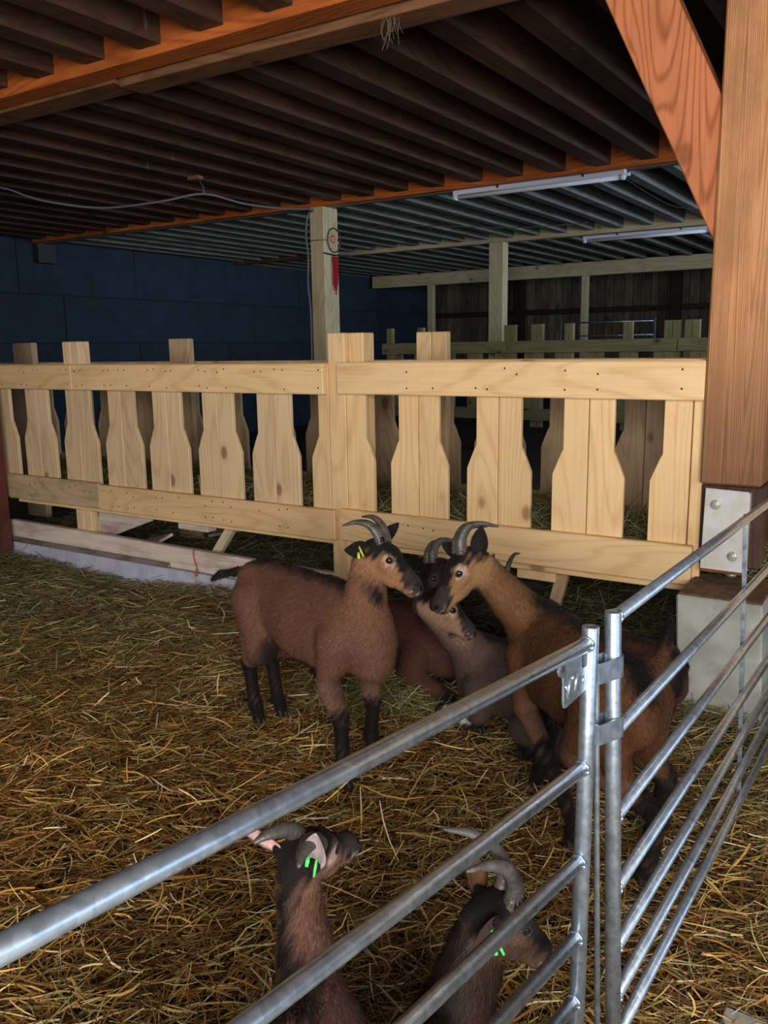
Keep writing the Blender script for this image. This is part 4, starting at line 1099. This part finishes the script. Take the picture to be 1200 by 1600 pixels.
def vunit3(a_): return a_/np.maximum(np.linalg.norm(a_, axis=1), 1e-9)[:, None]
BR1 = L3(96, 66, 53); BR1F = L3(138, 98, 70)
BR2 = L3(92, 60, 38); BR2F = L3(134, 102, 68)
BR3 = L3(78, 50, 40); GRB = L3(92, 74, 64)
PINKEAR = L3(196, 160, 156); GREYEAR = L3(150, 140, 142)
goat('brown and black goat standing left, nose touching its neighbour, tail out toward the feed fence', (-1.875, 2.405), (.954, -.299), 1.03, BR1, BR1F,
     (-1.515, 2.310, 0.827), (0.924, 0.151, -0.351), (0.038, 0.189, 0.981), stretch=1.10, zc=.508, crown=1.25,
     feet=[(-1.655, 2.46), (-1.62, 2.235), (-2.19, 2.56), (-2.225, 2.46)],
     ears={1: ((0.296, 0.770, 0.565), (0.131, -0.746, 0.653), .115), -1: ((-0.445, -0.891, 0.087), (0.769, -0.634, -0.082), .085)},
     horns={-1: [(0, .020, .040), (-.022, .026, .064), (-.058, .034, .080), (-.098, .042, .072), (-.138, .050, .042)], 1: [(0, .020, .040), (-.016, .022, .066), (-.044, .026, .090), (-.078, .032, .098), (-.118, .040, .082)]},
     tailr=.9, tail=[(-2.349, 2.522, 0.609), (-2.422, 2.496, 0.595), (-2.456, 2.481, 0.572)], throat=True, tagcol={-1: m_tagyellow}, hr=1.2, hs=1.02)
goat('tan-faced goat standing behind the hurdle posts, facing left with tall curved horns', (-.86, 2.42), (-.75, .66), 1.0, BR2, BR2F,
     (-1.238, 2.412, 0.808), (-0.467, -0.677, -0.568), (-0.238, -0.049, 0.970), zc=.500, stretch=.98,
     feet=[(-.80, 2.27), (-1.03, 2.54), (-.565, 2.205), (-.60, 2.42)],
     ears={1: ((0.074, 0.095, 0.993), (0.276, -0.957, 0.090), .10), -1: ((-0.980, -0.022, 0.200), (0.276, -0.957, 0.090), .09)},
     horns={1: [(0, .020, .040), (-.026, .020, .078), (-.070, .022, .096), (-.112, .026, .076), (-.150, .034, .034)], -1: [(0, .020, .040), (-.028, .020, .074), (-.070, .022, .090), (-.108, .024, .070), (-.138, .028, .040)]}, hr=1.2,
     tail=[(-0.581, 2.366, 0.656), (-0.584, 2.397, 0.694), (-0.583, 2.416, 0.722)], hs=1.0, flank=L3(84, 52, 30))
goat('dark-faced goat lying behind the two nose-to-nose goats, horns swept back', (-2.0, 3.10), (1, -.05), 1.0, BR3, L3(40, 30, 28),
     (-1.567, 2.794, 0.649), (-0.198, -0.843, -0.501), (-0.253, 0.057, 0.966), lying=True,
     ears={1: ((0.902, -0.331, -0.278), (0.693, -0.716, 0.085), .10), -1: ((-0.996, -0.021, -0.087), (0.276, -0.957, 0.090), .09)},
     horns={1: [(0, .020, .040), (-.026, .020, .072), (-.070, .022, .086), (-.108, .026, .066), (-.140, .03, .03)], -1: [(0, .016, .040), (-.026, .016, .068), (-.068, .018, .080), (-.102, .02, .062), (-.13, .022, .034)]}, hr=1.2, ring=.1,
     tagcol={1: m_tagyellow}, dens=.6, res=.011)
goat('grey-brown goat lying in the middle with its pale head turned to the right', (-1.19, 2.90), (-1, .12), .93, L3(74, 60, 54), L3(140, 112, 92),
     (-1.510, 2.712, 0.552), (0.761, 0.447, -0.470), (0.206, 0.235, 0.950), lying=True,
     horns={1: [(0, .02, .03), (-.01, .02, .04), (-.02, .02, .045), (-.03, .02, .045)], -1: [(0, .02, .03), (-.01, .02, .04), (-.02, .02, .045), (-.03, .02, .045)]},
     white=True, dens=.6, res=.011)
goat('reddish-brown goat lying down between the concrete block and the goat with tall horns', (-1.07, 3.20), (-1, .1), .95, BR3, BR3,
     (-1.50, 3.26, .46), (-.6, .6, -.4), lying=True, tail=[(-.72, 3.12, .28), (-.72, 3.1, .22)], dens=.5, res=.012)
goat('young goat at the bottom left seen from behind, pink inner ear and green tag', (-.765, .74), (.02, 1), .76, L3(88, 62, 52), L3(120, 86, 70),
     (-0.844, 1.041, 0.641), (0.040, 0.997, -0.059), (0.017, 0.094, 0.995), stretch=1.0,
     ears={-1: ((0.213, -0.122, 0.969), (0.217, -0.973, 0.085), .098, L3(160, 148, 150), L3(150, 120, 110)), 1: ((-0.544, -0.451, 0.708), (0.053, -0.921, -0.385), .125, PINKEAR, PINKEAR)},
     horns={-1: [(0, .022, .036), (-.012, .028, .050), (-.042, .040, .062), (-.08, .056, .062), (-.11, .072, .052)], 1: [(0, .022, .036), (-.010, .026, .052), (-.04, .034, .068), (-.08, .044, .07), (-.11, .056, .06)]},
     tagcol={-1: m_taggreen}, crown=1.2, hs=.78, mane=True, hr=1.5, dens=2.6, res=.0065, neckr=(.070, .066), extra=[((-0.853, 1.000, 0.646), (-0.781, 0.942, 0.612), .016, .016), ((-0.781, 0.942, 0.612), (-0.719, 0.919, 0.550), .016, .024), ((-0.719, 0.919, 0.550), (-0.675, 0.849, 0.490), .03, .05)], hair=(.009, .017))
goat('dark young goat low behind the hurdle rails, curved grey horns and green ear tag', (-.685, 1.08), (.04, 1), .74, L3(46, 35, 31), L3(86, 62, 48),
     (-0.612, 1.326, 0.439), (0.523, 0.666, -0.532), (0.168, 0.212, 0.963), lying=True,
     ears={-1: ((-0.345, -0.906, -0.246), (0.773, -0.633, -0.032), .085, L3(62, 46, 42), BLACK*1.6), 1: ((-0.406, 0.293, 0.865), (0.896, -0.297, 0.331), .09, L3(90, 60, 44), L3(90, 60, 44))},
     horns={-1: [(0, .022, .036), (-.018, .025, .078), (-.062, .031, .108), (-.115, .038, .104), (-.162, .044, .078)], 1: [(0, .022, .036), (-.016, .026, .080), (-.060, .034, .116), (-.125, .044, .126), (-.195, .054, .108)]},
     tagcol={-1: m_taggreen}, hs=.88, mane=True, hr=1.3, crown=1.3, ring=.25, tags=1.5, dens=2.6, res=.0065, neckr=(.11, .088), hair=(.010, .034), extra=[((-0.688, 1.280, 0.450), (-0.640, 1.215, 0.404), .02, .02), ((-0.547, 1.219, 0.421), (-0.521, 1.302, 0.395), .03, .02), ((-0.548, 1.096, 0.416), (-0.525, 1.099, 0.364), .06, .08), ((-0.586, 1.331, 0.491), (-0.543, 1.386, 0.398), .032, .026), ((-0.565, 1.330, 0.428), (-0.527, 1.388, 0.364), .014, .02)])
